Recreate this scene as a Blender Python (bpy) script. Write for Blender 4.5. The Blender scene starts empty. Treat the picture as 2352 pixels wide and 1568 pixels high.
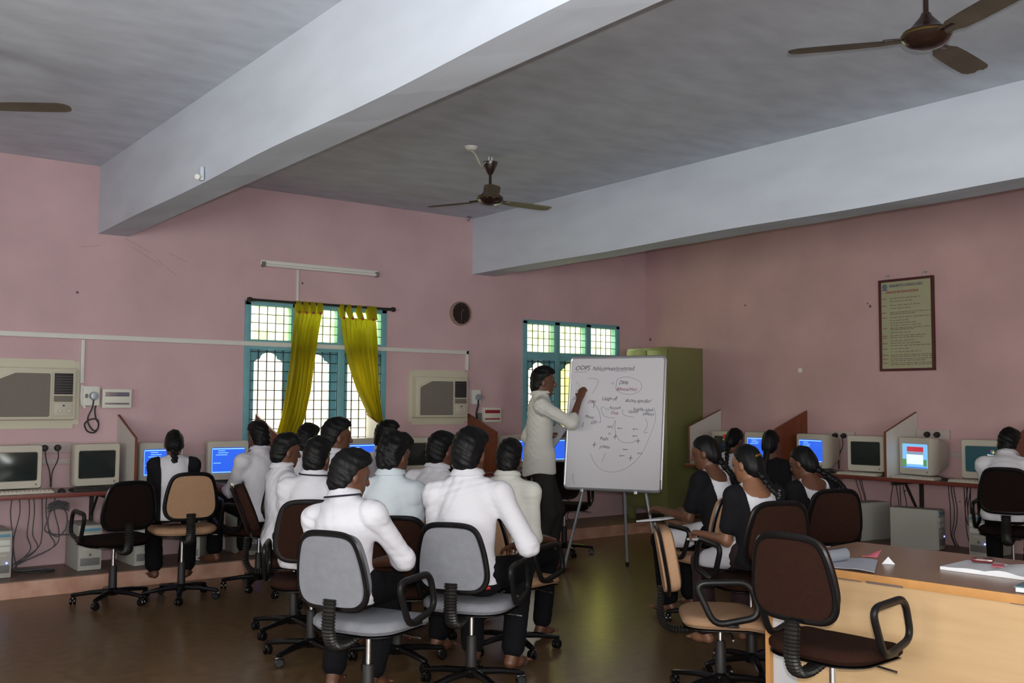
import bpy, bmesh, math, random
import numpy as np
from mathutils import Vector, Matrix, Euler
random.seed(7)
SC = bpy.context.scene
COL = SC.collection
R = math.radians

# ------------------------------------------------------------------ materials
def nmat(name):
    m = bpy.data.materials.new(name); m.use_nodes = True
    nt = m.node_tree
    return m, nt, nt.nodes['Principled BSDF']

def mat(name, c, rough=.5, metal=0., var=0., scale=8., bump=0., bscale=40., spec=.5, c2=None, stretch=None, coat=0.):
    m, nt, b = nmat(name)
    b.inputs['Roughness'].default_value = rough
    b.inputs['Metallic'].default_value = metal
    b.inputs['Specular IOR Level'].default_value = spec
    b.inputs['Coat Weight'].default_value = coat
    b.inputs['Base Color'].default_value = (*c, 1)
    tc = nt.nodes.new('ShaderNodeTexCoord')
    def noise(sc, det=4):
        n = nt.nodes.new('ShaderNodeTexNoise'); n.inputs['Scale'].default_value = sc; n.inputs['Detail'].default_value = det
        if stretch:
            mp = nt.nodes.new('ShaderNodeMapping'); mp.inputs['Scale'].default_value = stretch
            nt.links.new(tc.outputs['Object'], mp.inputs['Vector']); nt.links.new(mp.outputs[0], n.inputs['Vector'])
        else:
            nt.links.new(tc.outputs['Object'], n.inputs['Vector'])
        return n
    if var or c2:
        n = noise(scale)
        r = nt.nodes.new('ShaderNodeValToRGB')
        r.color_ramp.elements[0].position = .3; r.color_ramp.elements[1].position = .7
        a = c2 if c2 else tuple(x*(1-var) for x in c)
        e = c if c2 else tuple(min(1, x*(1+var)) for x in c)
        r.color_ramp.elements[0].color = (*a, 1); r.color_ramp.elements[1].color = (*e, 1)
        nt.links.new(n.outputs['Fac'], r.inputs[0]); nt.links.new(r.outputs[0], b.inputs['Base Color'])
    if bump:
        n = noise(bscale, 3)
        bp = nt.nodes.new('ShaderNodeBump'); bp.inputs['Strength'].default_value = bump; bp.inputs['Distance'].default_value = .01
        nt.links.new(n.outputs['Fac'], bp.inputs['Height']); nt.links.new(bp.outputs[0], b.inputs['Normal'])
    return m

def emat(name, c, s):
    m, nt, b = nmat(name)
    b.inputs['Base Color'].default_value = (*[x*.2 for x in c], 1); b.inputs['Roughness'].default_value = .15
    b.inputs['Emission Color'].default_value = (*c, 1); b.inputs['Emission Strength'].default_value = s
    return m

def pane_mat(name, tint, frost):
    m, nt, b = nmat(name)
    out = nt.nodes['Material Output']
    tr = nt.nodes.new('ShaderNodeBsdfTransparent'); tr.inputs[0].default_value = (*tint, 1)
    gl = nt.nodes.new('ShaderNodeBsdfGlossy'); gl.inputs['Roughness'].default_value = .05
    mx = nt.nodes.new('ShaderNodeMixShader'); mx.inputs[0].default_value = .04
    last = tr
    if frost:
        tl = nt.nodes.new('ShaderNodeBsdfTranslucent'); tl.inputs[0].default_value = (*tint, 1)
        m2 = nt.nodes.new('ShaderNodeMixShader'); m2.inputs[0].default_value = frost
        no = nt.nodes.new('ShaderNodeTexNoise'); no.inputs['Scale'].default_value = 9
        rp = nt.nodes.new('ShaderNodeValToRGB')
        rp.color_ramp.elements[0].color = (tint[0]*.72, tint[1]*.80, tint[2]*.62, 1); rp.color_ramp.elements[1].color = (*tint, 1)
        rp.color_ramp.elements[0].position = .35; rp.color_ramp.elements[1].position = .6
        tc = nt.nodes.new('ShaderNodeTexCoord'); nt.links.new(tc.outputs['Object'], no.inputs['Vector'])
        nt.links.new(no.outputs['Fac'], rp.inputs[0]); nt.links.new(rp.outputs[0], tr.inputs[0]); nt.links.new(rp.outputs[0], tl.inputs[0])
        nt.links.new(tr.outputs[0], m2.inputs[1]); nt.links.new(tl.outputs[0], m2.inputs[2]); last = m2
    nt.links.new(last.outputs[0], mx.inputs[1]); nt.links.new(gl.outputs[0], mx.inputs[2])
    nt.links.new(mx.outputs[0], out.inputs[0])
    return m

M = dict(
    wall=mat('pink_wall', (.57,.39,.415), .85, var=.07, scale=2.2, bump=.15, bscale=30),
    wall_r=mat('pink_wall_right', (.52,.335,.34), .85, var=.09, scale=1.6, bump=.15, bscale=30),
    ceil=mat('ceiling_paint', (.55,.59,.67), .9, var=.10, scale=3.2, stretch=(1,1.9,1)),
    beam=mat('beam_paint', (.56,.61,.70), .85, var=.06, scale=2.5, stretch=(3,.6,2)),
    floor=mat('floor_stone', (.165,.098,.046), .28, c2=(.100,.060,.031), scale=14, bump=.03, bscale=60, spec=.35),
    riser=mat('platform_stone', (.60,.37,.28), .5, c2=(.45,.23,.16), scale=7),
    plat=mat('platform_top', (.16,.10,.07), .45, var=.2, scale=9),
    teal=mat('teal_paint', (.16,.39,.45), .45, var=.08, scale=12),
    grille=mat('grille_iron', (.02,.03,.035), .5),
    black=mat('black_plastic', (.0045,.004,.0045), .25, spec=.4),
    blackm=mat('black_matte', (.014,.012,.012), .6),
    tubeblk=mat('black_coated_tube', (.007,.0065,.007), .4, spec=.35),
    rubber=mat('black_rubber', (.010,.009,.008), .45, spec=.4),
    chrome=mat('chrome', (.75,.75,.77), .18, metal=1),
    brown=mat('brown_fabric', (.026,.0105,.0070), .95, spec=.1, var=.12, scale=60, bump=.3, bscale=300),
    dark=mat('dark_fabric', (.010,.005,.0045), .95, spec=.1, var=.25, scale=90, bump=.3, bscale=300),
    tan=mat('tan_fabric', (.36,.215,.13), .95, spec=.1, var=.05, scale=60, bump=.3, bscale=300),
    grey=mat('grey_fabric', (.215,.22,.245), .95, spec=.1, var=.06, scale=25, bump=.3, bscale=300),
    steel=mat('grey_steel', (.36,.40,.45), .4, metal=.5),
    olive=mat('olive_enamel', (.20,.205,.080), .28, var=.06, scale=2),
    beige=mat('beige_plastic', (.50,.46,.39), .5, var=.04, scale=5),
    pc=mat('pc_grey', (.42,.41,.37), .5),
    pcdark=mat('pc_dark', (.16,.155,.15), .5),
    pcblue=mat('pc_blue', (.12,.30,.42), .4),
    white=mat('white_plastic', (.68,.68,.64), .5),
    cream=mat('cream_laminate', (.62,.60,.56), .5, var=.03, scale=3),
    redwood=mat('red_laminate', (.200,.055,.020), .4, c2=(.145,.036,.013), scale=3, stretch=(12,12,1)),
    edge=mat('red_edge', (.16,.030,.020), .4),
    desktop=mat('desk_laminate', (.42,.37,.32), .45, var=.04, scale=4),
    scr_off=mat('dark_glass', (.022,.028,.026), .12),
    grill_ac=mat('ac_grille', (.17,.155,.13), .7, var=.1, scale=200),
    ac=mat('ac_plastic', (.56,.53,.42), .5, var=.03, scale=4),
    board=mat('whiteboard', (.66,.645,.70), .25),
    alu=mat('aluminium', (.55,.56,.60), .35, metal=.8),
    ink=mat('marker_ink', (.05,.055,.08), .6),
    inkl=mat('faint_marker_ink', (.33,.33,.42), .6),
    inkr=mat('red_marker_ink', (.22,.045,.08), .6),
    curtain=None,
    skin=mat('brown_skin', (.115,.047,.026), .5, var=.08, scale=20),
    skinl=mat('light_brown_skin', (.21,.095,.052), .5, var=.08, scale=20),
    hair=mat('black_hair', (.004,.0038,.0043), .5, bump=.25, bscale=150, stretch=(1,1,.25), spec=.2),
    shirt=mat('white_shirt', (.62,.61,.66), .85, bump=.8, bscale=9, spec=.2, stretch=(.9,.9,2.2)),
    shirt2=mat('blue_white_shirt', (.58,.64,.69), .85, bump=.8, bscale=9, spec=.2, stretch=(.9,.9,2.2)),
    shirt3=mat('cream_shirt', (.62,.62,.58), .85, bump=.8, bscale=9, spec=.2, stretch=(.9,.9,2.2)),
    trouser=mat('black_trousers', (.0045,.0045,.006), .9, spec=.15, bump=.2, bscale=40),
    trouser2=mat('charcoal_trousers', (.030,.028,.027), .9, spec=.15, bump=.2, bscale=40),
    maroon=mat('dark_maroon_cloth', (.020,.006,.008), .85),
    vest=mat('black_cloth', (.0085,.0080,.010), .9, spec=.15, bump=.2, bscale=40),
    collar_line=mat('black_piping', (.01,.01,.02), .7),
    red=mat('red_ribbon', (.55,.02,.03), .6),
    gold=mat('gold_metal', (.75,.45,.10), .3, metal=1),
    silver=mat('silver_metal', (.7,.7,.75), .25, metal=1),
    eye=mat('eye_dark', (.06,.045,.035), .25),
    tabletop=mat('table_laminate', (.30,.175,.11), .28, var=.07, scale=6),
    tedge=mat('orange_wood_edge', (.56,.27,.085), .5, var=.1, scale=10),
    ply=mat('pale_plywood', (.60,.40,.215), .5, c2=(.54,.35,.18), scale=2.5, stretch=(1,1.0,9)),
    greywhite=mat('grey_white_board', (.52,.51,.53), .6),
    paper=mat('paper', (.75,.76,.80), .8),
    paper2=mat('grey_paper', (.50,.52,.60), .8),
    pink=mat('pink_card', (.70,.16,.22), .6),
    phone=mat('maroon_phone', (.10,.012,.014), .25, coat=.5),
    frame=mat('notice_frame', (.070,.012,.014), .5),
    notice=mat('notice_paper', (.36,.36,.235), .6, var=.03, scale=5),
    violet=mat('violet_ink', (.10,.085,.20), .7),
    redink=mat('red_ink', (.36,.035,.05), .7),
    brownink=mat('brown_ink', (.16,.11,.10), .7),
    fan=mat('fan_enamel', (.022,.010,.007), .25, coat=.3),
    blade=mat('fan_blade', (.20,.165,.125), .45, var=.15, scale=6),
    clockf=mat('clock_face', (.016,.012,.010), .3),
    cable=mat('grey_cable', (.09,.085,.095), .6),
    cableb=mat('black_cable', (.02,.02,.022), .6),
    db=mat('white_enamel', (.66,.66,.58), .45),
    dbred=mat('red_breaker_window', (.30,.02,.035), .3),
    dbblue=mat('breaker_window', (.10,.12,.20), .3, c2=(.35,.22,.16), scale=6),
    plaster=mat('bare_plaster', (.75,.70,.70), .9),
    scr=emat('blue_screen', (.030,.130,.80), 1.0),
    scrline=emat('screen_text', (.35,.75,1.0), 1.0),
    scrsky=emat('screen_sky', (.20,.50,.85), 1.0),
    scrred=emat('screen_red', (.55,.04,.06), .9),
    scrwhite=emat('screen_white', (.80,.90,.92), 1.0),
    scrgreen=emat('screen_green', (.10,.30,.08), .9),
    scrgrey=emat('screen_grey', (.25,.35,.45), .9),
    scryel=emat('screen_yellow', (.9,.7,.1), 1.),
    scrdark=emat('screen_dark', (.012,.035,.040), 1.),
    led=emat('blue_led', (.12,.15,1.0), 6.),
    pane=pane_mat('clear_pane', (1,.97,.90), 0),
    panef=pane_mat('frosted_pane', (.95,1,.80), .30),
    paney=pane_mat('yellow_pane', (1,.93,.48), .3),
    plate=mat('socket_plate', (.46,.38,.365), .5),
    tubelamp=mat('tube_glass', (.72,.72,.68), .3),
)
def curtain_mat():
    m, nt, b = nmat('yellow_curtain')
    b.inputs['Base Color'].default_value = (.47,.40,.012,1); b.inputs['Roughness'].default_value = .6
    tl = nt.nodes.new('ShaderNodeBsdfTranslucent'); tl.inputs[0].default_value = (.62,.56,.02,1)
    mx = nt.nodes.new('ShaderNodeMixShader'); mx.inputs[0].default_value = .32
    nt.links.new(b.outputs[0], mx.inputs[1]); nt.links.new(tl.outputs[0], mx.inputs[2])
    nt.links.new(mx.outputs[0], nt.nodes['Material Output'].inputs[0])
    return m
M['curtain'] = curtain_mat()

# ------------------------------------------------------------------ mesh helpers
class MB:
    def __init__(s): s.bm = bmesh.new()
    def _merge(s, b2, mtx=None):
        me = bpy.data.meshes.new('t'); b2.to_mesh(me); b2.free()
        if mtx is not None: me.transform(mtx)
        s.bm.from_mesh(me); bpy.data.meshes.remove(me)
    def box(s, c, size, bev=0., rot=None, seg=2):
        b = bmesh.new(); bmesh.ops.create_cube(b, size=1)
        bmesh.ops.scale(b, vec=size, verts=b.verts)
        if bev: bmesh.ops.bevel(b, geom=b.edges[:], offset=bev, segments=seg, affect='EDGES', profile=.6)
        m = Matrix.Translation(c)
        if rot is not None: m = m @ (rot if isinstance(rot, Matrix) else Euler(rot).to_matrix().to_4x4())
        s._merge(b, m); return s
    def tube(s, pts, r, n=10, closed=False, flat=None, rr=None):
        P = [Vector(p) for p in pts]; k = len(P); b = bmesh.new(); rings = []
        up = Vector((0,0,1)); prev = None
        for i in range(k):
            a = P[(i-1) % k] if (closed or i > 0) else P[i]; c = P[(i+1) % k] if (closed or i < k-1) else P[i]
            t = (c-a).normalized()
            if prev is None:
                x = t.cross(up)
                if x.length < .05: x = t.cross(Vector((1,0,0)))
            else: x = prev - t*prev.dot(t)
            x.normalize(); prev = x; y = t.cross(x)
            ri = rr[i] if rr else r
            fa, fb = flat if flat else (1,1)
            rings.append([b.verts.new(P[i] + x*(math.cos(2*math.pi*j/n)*ri*fa) + y*(math.sin(2*math.pi*j/n)*ri*fb)) for j in range(n)])
        for i in range(k if closed else k-1):
            A, B = rings[i], rings[(i+1) % k]
            for j in range(n): b.faces.new((A[j], A[(j+1)%n], B[(j+1)%n], B[j]))
        if not closed:
            b.faces.new(rings[0][::-1]); b.faces.new(rings[-1])
        bmesh.ops.recalc_face_normals(b, faces=b.faces)
        s._merge(b); return s
    def lathe(s, prof, n=24, mtx=None):
        b = bmesh.new(); rings = []
        for r, z in prof:
            if r < 1e-5: rings.append([b.verts.new((0,0,z))])
            else: rings.append([b.verts.new((r*math.cos(2*math.pi*j/n), r*math.sin(2*math.pi*j/n), z)) for j in range(n)])
        for A, B in zip(rings, rings[1:]):
            for j in range(n):
                q = [A[j % len(A)], A[(j+1) % len(A)], B[(j+1) % len(B)], B[j % len(B)]]
                u = []
                [u.append(v) for v in q if v not in u]
                if len(u) > 2: b.faces.new(u)
        for Rg, fl in ((rings[0], True), (rings[-1], False)):
            if len(Rg) > 2: b.faces.new(Rg[::-1] if fl else Rg)
        bmesh.ops.recalc_face_normals(b, faces=b.faces)
        s._merge(b, mtx); return s
    def prism(s, poly, d, mtx=None, bev=0.):
        # polygon in XZ, extruded along +Y by d
        b = bmesh.new(); v = [b.verts.new((x,0,z)) for x,z in poly]; f = b.faces.new(v)
        e = bmesh.ops.extrude_face_region(b, geom=[f])
        bmesh.ops.translate(b, vec=(0,d,0), verts=[q for q in e['geom'] if isinstance(q, bmesh.types.BMVert)])
        bmesh.ops.recalc_face_normals(b, faces=b.faces)
        if bev: bmesh.ops.bevel(b, geom=b.edges[:], offset=bev, segments=2, affect='EDGES')
        s._merge(b, mtx); return s
    def quad(s, a, b_, c, d):
        v = [s.bm.verts.new(p) for p in (a,b_,c,d)]; s.bm.faces.new(v); return s
    def mesh(s, name, smooth=True, mtx=None):
        me = bpy.data.meshes.new(name); s.bm.to_mesh(me); s.bm.free()
        if mtx is not None: me.transform(mtx)
        if smooth:
            me.polygons.foreach_set('use_smooth', [True]*len(me.polygons))
            me.set_sharp_from_angle(angle=R(38))
        return me

def tag(o, label=None, cat=None, group=None, kind=None):
    if label: o['label'] = label
    if cat: o['category'] = cat
    if group: o['group'] = group
    if kind: o['kind'] = kind
    return o
def link(name, me, m=None, parent=None, loc=(0,0,0), rot=(0,0,0)):
    o = bpy.data.objects.new(name, me); COL.objects.link(o)
    if m is not None:
        if len(me.materials) == 0: me.materials.append(m)
        else: me.materials[0] = m
    if parent is not None: o.parent = parent
    o.location = loc; o.rotation_euler = rot
    return o
def obj(name, mb, m, parent=None, loc=(0,0,0), rot=(0,0,0), smooth=True, label=None):
    o = link(name, mb.mesh(name, smooth), m, parent, loc, rot)
    if label: o['label'] = label
    return o
def empty(name, label, cat, loc=(0,0,0), rz=0., group=None, rot=None):
    o = bpy.data.objects.new(name, None); COL.objects.link(o)
    o.location = loc; o.rotation_euler = rot if rot else (0,0,rz); o.empty_display_size = .1
    return tag(o, label, cat, group)
def struct(name, mb, m, parent=None, smooth=False, **k):
    o = obj(name, mb, m, parent, smooth=smooth, **k); o['kind'] = 'structure'; return o
def arc(c, r, a0, a1, n=8):
    return [(c[0]+r*math.cos(a0+(a1-a0)*i/n), c[1]+r*math.sin(a0+(a1-a0)*i/n)) for i in range(n+1)]
def rrect(w, h, r, n=5):
    o = []
    for cx, cy, a in ((w/2-r, h/2-r, 0), (-w/2+r, h/2-r, 90), (-w/2+r, -h/2+r, 180), (w/2-r, -h/2+r, 270)):
        o += arc((cx,cy), r, R(a), R(a+90), n)
    return o
def text_mesh(s, size, mtx, shear=0., align='LEFT', ext=.0006, xs=1.):
    cu = bpy.data.curves.new('t', 'FONT'); cu.body = s; cu.size = size; cu.shear = shear; cu.align_x = align; cu.extrude = ext
    cu.resolution_u = 2
    o = bpy.data.objects.new('t', cu); COL.objects.link(o)
    dg = bpy.context.evaluated_depsgraph_get()
    me = bpy.data.meshes.new_from_object(o.evaluated_get(dg))
    bpy.data.objects.remove(o); bpy.data.curves.remove(cu)
    me.transform(mtx @ Matrix.Diagonal((xs,1,1,1)))
    return me
def add_mesh(mb, me):
    mb.bm.from_mesh(me); bpy.data.meshes.remove(me)
def smoothpath(pts, n=6):
    P = [Vector(p) for p in pts]; out = []
    for i in range(len(P)-1):
        p0 = P[max(i-1,0)]; p1 = P[i]; p2 = P[i+1]; p3 = P[min(i+2, len(P)-1)]
        for k in range(n):
            t = k/n
            out.append(.5*((2*p1)+(p2-p0)*t+(2*p0-5*p1+4*p2-p3)*t*t+(3*p1-p0-3*p2+p3)*t**3))
    out.append(P[-1]); return out

# ------------------------------------------------------------------ room
XL, YF, H = -11.2, -12.4, 3.535
T = .2
WIN = [(-5.304,-3.772,1.0,2.46), (-1.976,-.469,1.0,2.456)]
def wall_with_holes(x0, x1, z0, z1, holes, place):
    mb = MB(); xs = sorted({x0, x1, *[h[0] for h in holes], *[h[1] for h in holes]})
    for a, b in zip(xs, xs[1:]):
        hs = [h for h in holes if h[0] <= a+1e-6 and h[1] >= b-1e-6]
        spans = [(z0, z1)]
        for h in hs: spans = [q for s_ in spans for q in ((s_[0], h[2]), (h[3], s_[1])) if q[1]-q[0] > 1e-4]
        for p, q in spans: place(mb, a, b, p, q)
    bmesh.ops.remove_doubles(mb.bm, verts=mb.bm.verts, dist=1e-5)
    return mb
mb = wall_with_holes(XL-T, T, 0, H, WIN, lambda m,a,b,p,q: m.box(((a+b)/2, T/2, (p+q)/2), (b-a, T, q-p)))
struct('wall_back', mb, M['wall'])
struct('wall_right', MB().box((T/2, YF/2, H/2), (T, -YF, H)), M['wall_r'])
LW = [(-11.6,-9.4,.9,2.7), (-8.8,-6.8,.9,2.7), (-4.4,-3.0,.9,2.6)]
mb = wall_with_holes(YF, 0, 0, H, LW, lambda m,a,b,p,q: m.box((XL-T/2, (a+b)/2, (p+q)/2), (T, b-a, q-p)))
struct('wall_left', mb, M['wall'])
FW = [(-10.4,-8.6,.9,2.6), (-7.4,-5.6,.9,2.6)]
mb = wall_with_holes(XL-T, T, 0, H, FW, lambda m,a,b,p,q: m.box(((a+b)/2, YF-T/2, (p+q)/2), (b-a, T, q-p)))
struct('wall_front', mb, M['wall'])
struct('floor', MB().box((XL/2, YF/2, -.05), (-XL+2*T, -YF+2*T, .1)), M['floor'])
struct('ceiling', MB().box((XL/2, YF/2, H+.05), (-XL+2*T, -YF+2*T, .1)), M['ceil'])
# beams: slightly wavy underside edges like hand-plastered concrete
def beam(name, x0, x1, zb):
    b = bmesh.new(); n = 40; rows = []
    for i in range(n+1):
        y = YF*(i/n); w = .007*math.sin(i*1.7)+.005*math.sin(i*.63+1)
        rows.append([b.verts.new(p) for p in ((x0, y, H+.01), (x0+.004*math.sin(i*.9), y, zb+.006*math.sin(i*.7)), (x1+w, y, zb+w*.6), (x1, y, H+.01))])
    for A, B in zip(rows, rows[1:]):
        for j in range(3): b.faces.new((A[j], A[j+1], B[j+1], B[j]))
    b.faces.new(rows[0]); b.faces.new(rows[-1][::-1])
    bmesh.ops.recalc_face_normals(b, faces=b.faces)
    m = MB(); m._merge(b)
    struct(name, m, M['beam'])
beam('trim_1', -6.647, -6.395, 2.943)
beam('trim_2', -2.685, -2.398, 2.914)
# raised platform along both walls: back run z .13, right run z .19
PB, PR = .13, .19
mb = MB().box((-5.8, -.335, PB/2), (10.8-.001, .67, PB), .004); struct('trim_3', mb, M['plat'])
mb = MB().box((-5.8, -.676, PB/2-.004), (10.8, .012, PB-.008)); mb.box((-.2,-.676,PB/2-.004),(.4,.012,PB-.008)); struct('trim_4', mb, M['riser'])
mb = MB().box((-.2, -.335, PB/2), (.4, .67, PB), .004); mb.box((-.335, -.835, PB/2), (.67, .33, PB), .004); struct('trim_5', mb, M['plat'])
mb = MB().box((-.335, -6.5, PR/2), (.67, 11., PR), .004); struct('trim_6', mb, M['plat'])
mb = MB().box((-.676, -6.5, PR/2-.004), (.012, 11., PR-.008)); mb.box((-.676, -.84, PB/2-.004), (.012, .32, PB-.008)); struct('trim_7', mb, M['riser'])

# windows (back wall)
def window(n, x0, x1, z1, z0, ymat):
    root = bpy.data.objects.new(f'window_{n}', None); COL.objects.link(root); root['kind'] = 'structure'
    fw, mw = .058, .078; cols = 3
    fr = MB(); yc, d = .045, .12
    zt0, zt1 = 1.99, 2.083
    fr.box(((x0+x1)/2, yc, z1-.025), (x1-x0, d, .05), .004); fr.box(((x0+x1)/2, yc, z0+.025), (x1-x0, d, .05), .004)
    cw = (x1-x0-2*fw-2*mw)/3; xs = []
    for i in range(3):
        a = x0+fw+i*(cw+mw); xs.append((a, a+cw))
    for a, b in ((x0, x0+fw), (xs[0][1], xs[1][0]), (xs[1][1], xs[2][0]), (x1-fw, x1)):
        fr.box(((a+b)/2, yc, (z0+z1)/2), (b-a, d, z1-z0-.02), .004)
    fr.box(((x0+x1)/2, yc, (zt0+zt1)/2), (x1-x0-.02, d-.004, zt1-zt0), .004)
    obj('window_frame', fr, M['teal'], root)
    for i, (a, b) in enumerate(xs):
        # upper light: pane and grille
        obj('window_pane', MB().box(((a+b)/2, .07, (zt1+z1-.05)/2), (b-a, .006, z1-.05-zt1)), M['panef'], root, smooth=False)
        g = MB()
        for k in range(0, 6): g.box((a+(b-a)*k/5, -.005, (zt1+z1-.05)/2), (.007, .007, z1-.05-zt1))
        for k in range(0, 5): g.box(((a+b)/2, .003, zt1+(z1-.05-zt1)*k/4), (b-a, .007, .007))
        obj('window_grille', g, M['grille'], root, smooth=False)
        # lower sash with arched top light set back behind the grille
        st = .062; A, B = a+st, b-st; zb, zr, zc = z0+.10, 1.875, 1.965
        pts = [(a, z0+.05), (b, z0+.05), (b, zt0), (a, zt0)]
        s_ = MB(); sy = .062
        s_.box((a+st/2, sy, (z0+.05+zt0)/2), (st, .035, zt0-z0-.05)); s_.box((b-st/2, sy, (z0+.05+zt0)/2), (st, .035, zt0-z0-.05))
        s_.box(((a+b)/2, sy, z0+.075), (b-a, .035, .05))
        w = B-A
        top = [(A, zr)]+[(A+w*.20*t, zr+.030*math.sin(t*math.pi/2)) for t in (.5,1)]+[(A+w*.22, zr+.045)]+[((A+B)/2+w*.28*math.cos(math.pi-math.pi*t), zr+.045+.045*math.sin(math.pi*t)) for t in (.1,.25,.4,.5,.6,.75,.9)]+[(B-w*.22, zr+.045)]+[(B-w*.20*t, zr+.030*math.sin(t*math.pi/2)) for t in (1,.5)]+[(B, zr)]
        for p, q in zip(top, top[1:]):
            if abs(q[0]-p[0]) < 1e-4: continue
            s_.prism([(p[0],p[1]), (q[0],q[1]), (q[0],zt0), (p[0],zt0)], .035, Matrix.Translation((0,sy-.0175,0)))
        obj('window_sash', s_, M['teal'], root, smooth=False)
        obj('window_pane', MB().box(((a+b)/2, .07, (z0+.09+zc)/2+.01), (w+.02, .005, zc+.02-z0-.09)), ymat[i], root, smooth=False)
        g = MB()
        for k in range(0, 6): g.box((a+(b-a)*k/5, -.005, (z0+.05+zt0)/2), (.009, .009, zt0-z0-.05))
        nr = 10
        for k in range(0, nr): g.box(((a+b)/2, .004, zt0-.02-.092*k), (b-a, .008, .008))
        obj('window_grille', g, M['grille'], root, smooth=False)
    return root
window(1, *WIN[0][:2], WIN[0][3], WIN[0][2], [M['pane']]*3)
window(2, *WIN[1][:2], WIN[1][3], WIN[1][2], [M['pane'], M['paney'], M['paney']])
# windows of the unseen walls behind the camera: frame + panes
def plainwin(n, c, w, h, axis):
    root = bpy.data.objects.new(f'window_{n}', None); COL.objects.link(root); root['kind'] = 'structure'; root.location = c
    root.rotation_euler = (0,0,0 if axis == 'x' else R(90))
    fr = MB()
    for s_ in (-1,1):
        fr.box((s_*(w/2-.03), 0, 0), (.06, .1, h)); fr.box((0, 0, s_*(h/2-.03)), (w, .1, .06))
    fr.box((0,0,0), (.05,.08,h)); fr.box((0,0,h*.2), (w,.08,.05))
    obj('window_frame', fr, M['teal'], root, smooth=False)
    obj('window_pane', MB().box((0,0,0), (w-.02,.006,h-.02)), M['pane'], root, smooth=False)
k = 3
for a in LW: plainwin(k, (XL-.1, (a[0]+a[1])/2, (a[2]+a[3])/2), a[1]-a[0], a[3]-a[2], 'y'); k += 1
for a in FW: plainwin(k, ((a[0]+a[1])/2, YF-.1, (a[2]+a[3])/2), a[1]-a[0], a[3]-a[2], 'x'); k += 1

# ------------------------------------------------------------------ back wall fittings
def hbox(name, label, cat, parts, loc, rz=0., group=None):
    t = empty(name, label, cat, loc, rz, group)
    for pn, m_, mm in parts: obj(pn, m_, mm, t)
    return t
def one(name, mb, m, label, cat, loc=(0,0,0), rot=(0,0,0), group=None, smooth=True):
    o = obj(name, mb, m, None, loc, rot, smooth); return tag(o, label, cat, group)
# tube light
hbox('tube_light', 'unlit white fluorescent tube fitting fixed high on the pink wall above the curtained window', 'light', [
    ('batten', MB().box((0,-.02,.02), (1.27,.04,.045), .006), M['white']),
    ('glass_tube', MB().tube([(-.6,-.055,-.006),(.6,-.055,-.006)], .014, 12), M['tubelamp']),
    ('end_cap', MB().box((-.615,-.045,.0), (.03,.05,.05), .006), M['pcdark']),
    ('end_cap', MB().box((.615,-.045,.0), (.03,.05,.05), .006), M['pcdark'])], (-4.53, 0, 2.806), 0)
one('cable_trunking', MB().box((-4.777,-.008,2.625),(.022,.016,.325)), M['white'], 'short vertical white cable cover between the tube light and the curtained window', 'cable cover', smooth=False)
tr = MB(); tr.box((-6.95,-.020,2.042),(8.4,.034,.042),.003); tr.box((-2.765,-.020,1.955),(.03,.034,.215),.003)
one('cable_trunking', tr, M['white'], 'long white cable trunking running along the pink wall and across the curtained window', 'cable cover')
one('cable_trunking', MB().box((-6.745,-.012,1.83),(.03,.024,.37),.003), M['white'], 'vertical white cable cover dropping beside the partly cropped air conditioner', 'cable cover')
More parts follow.
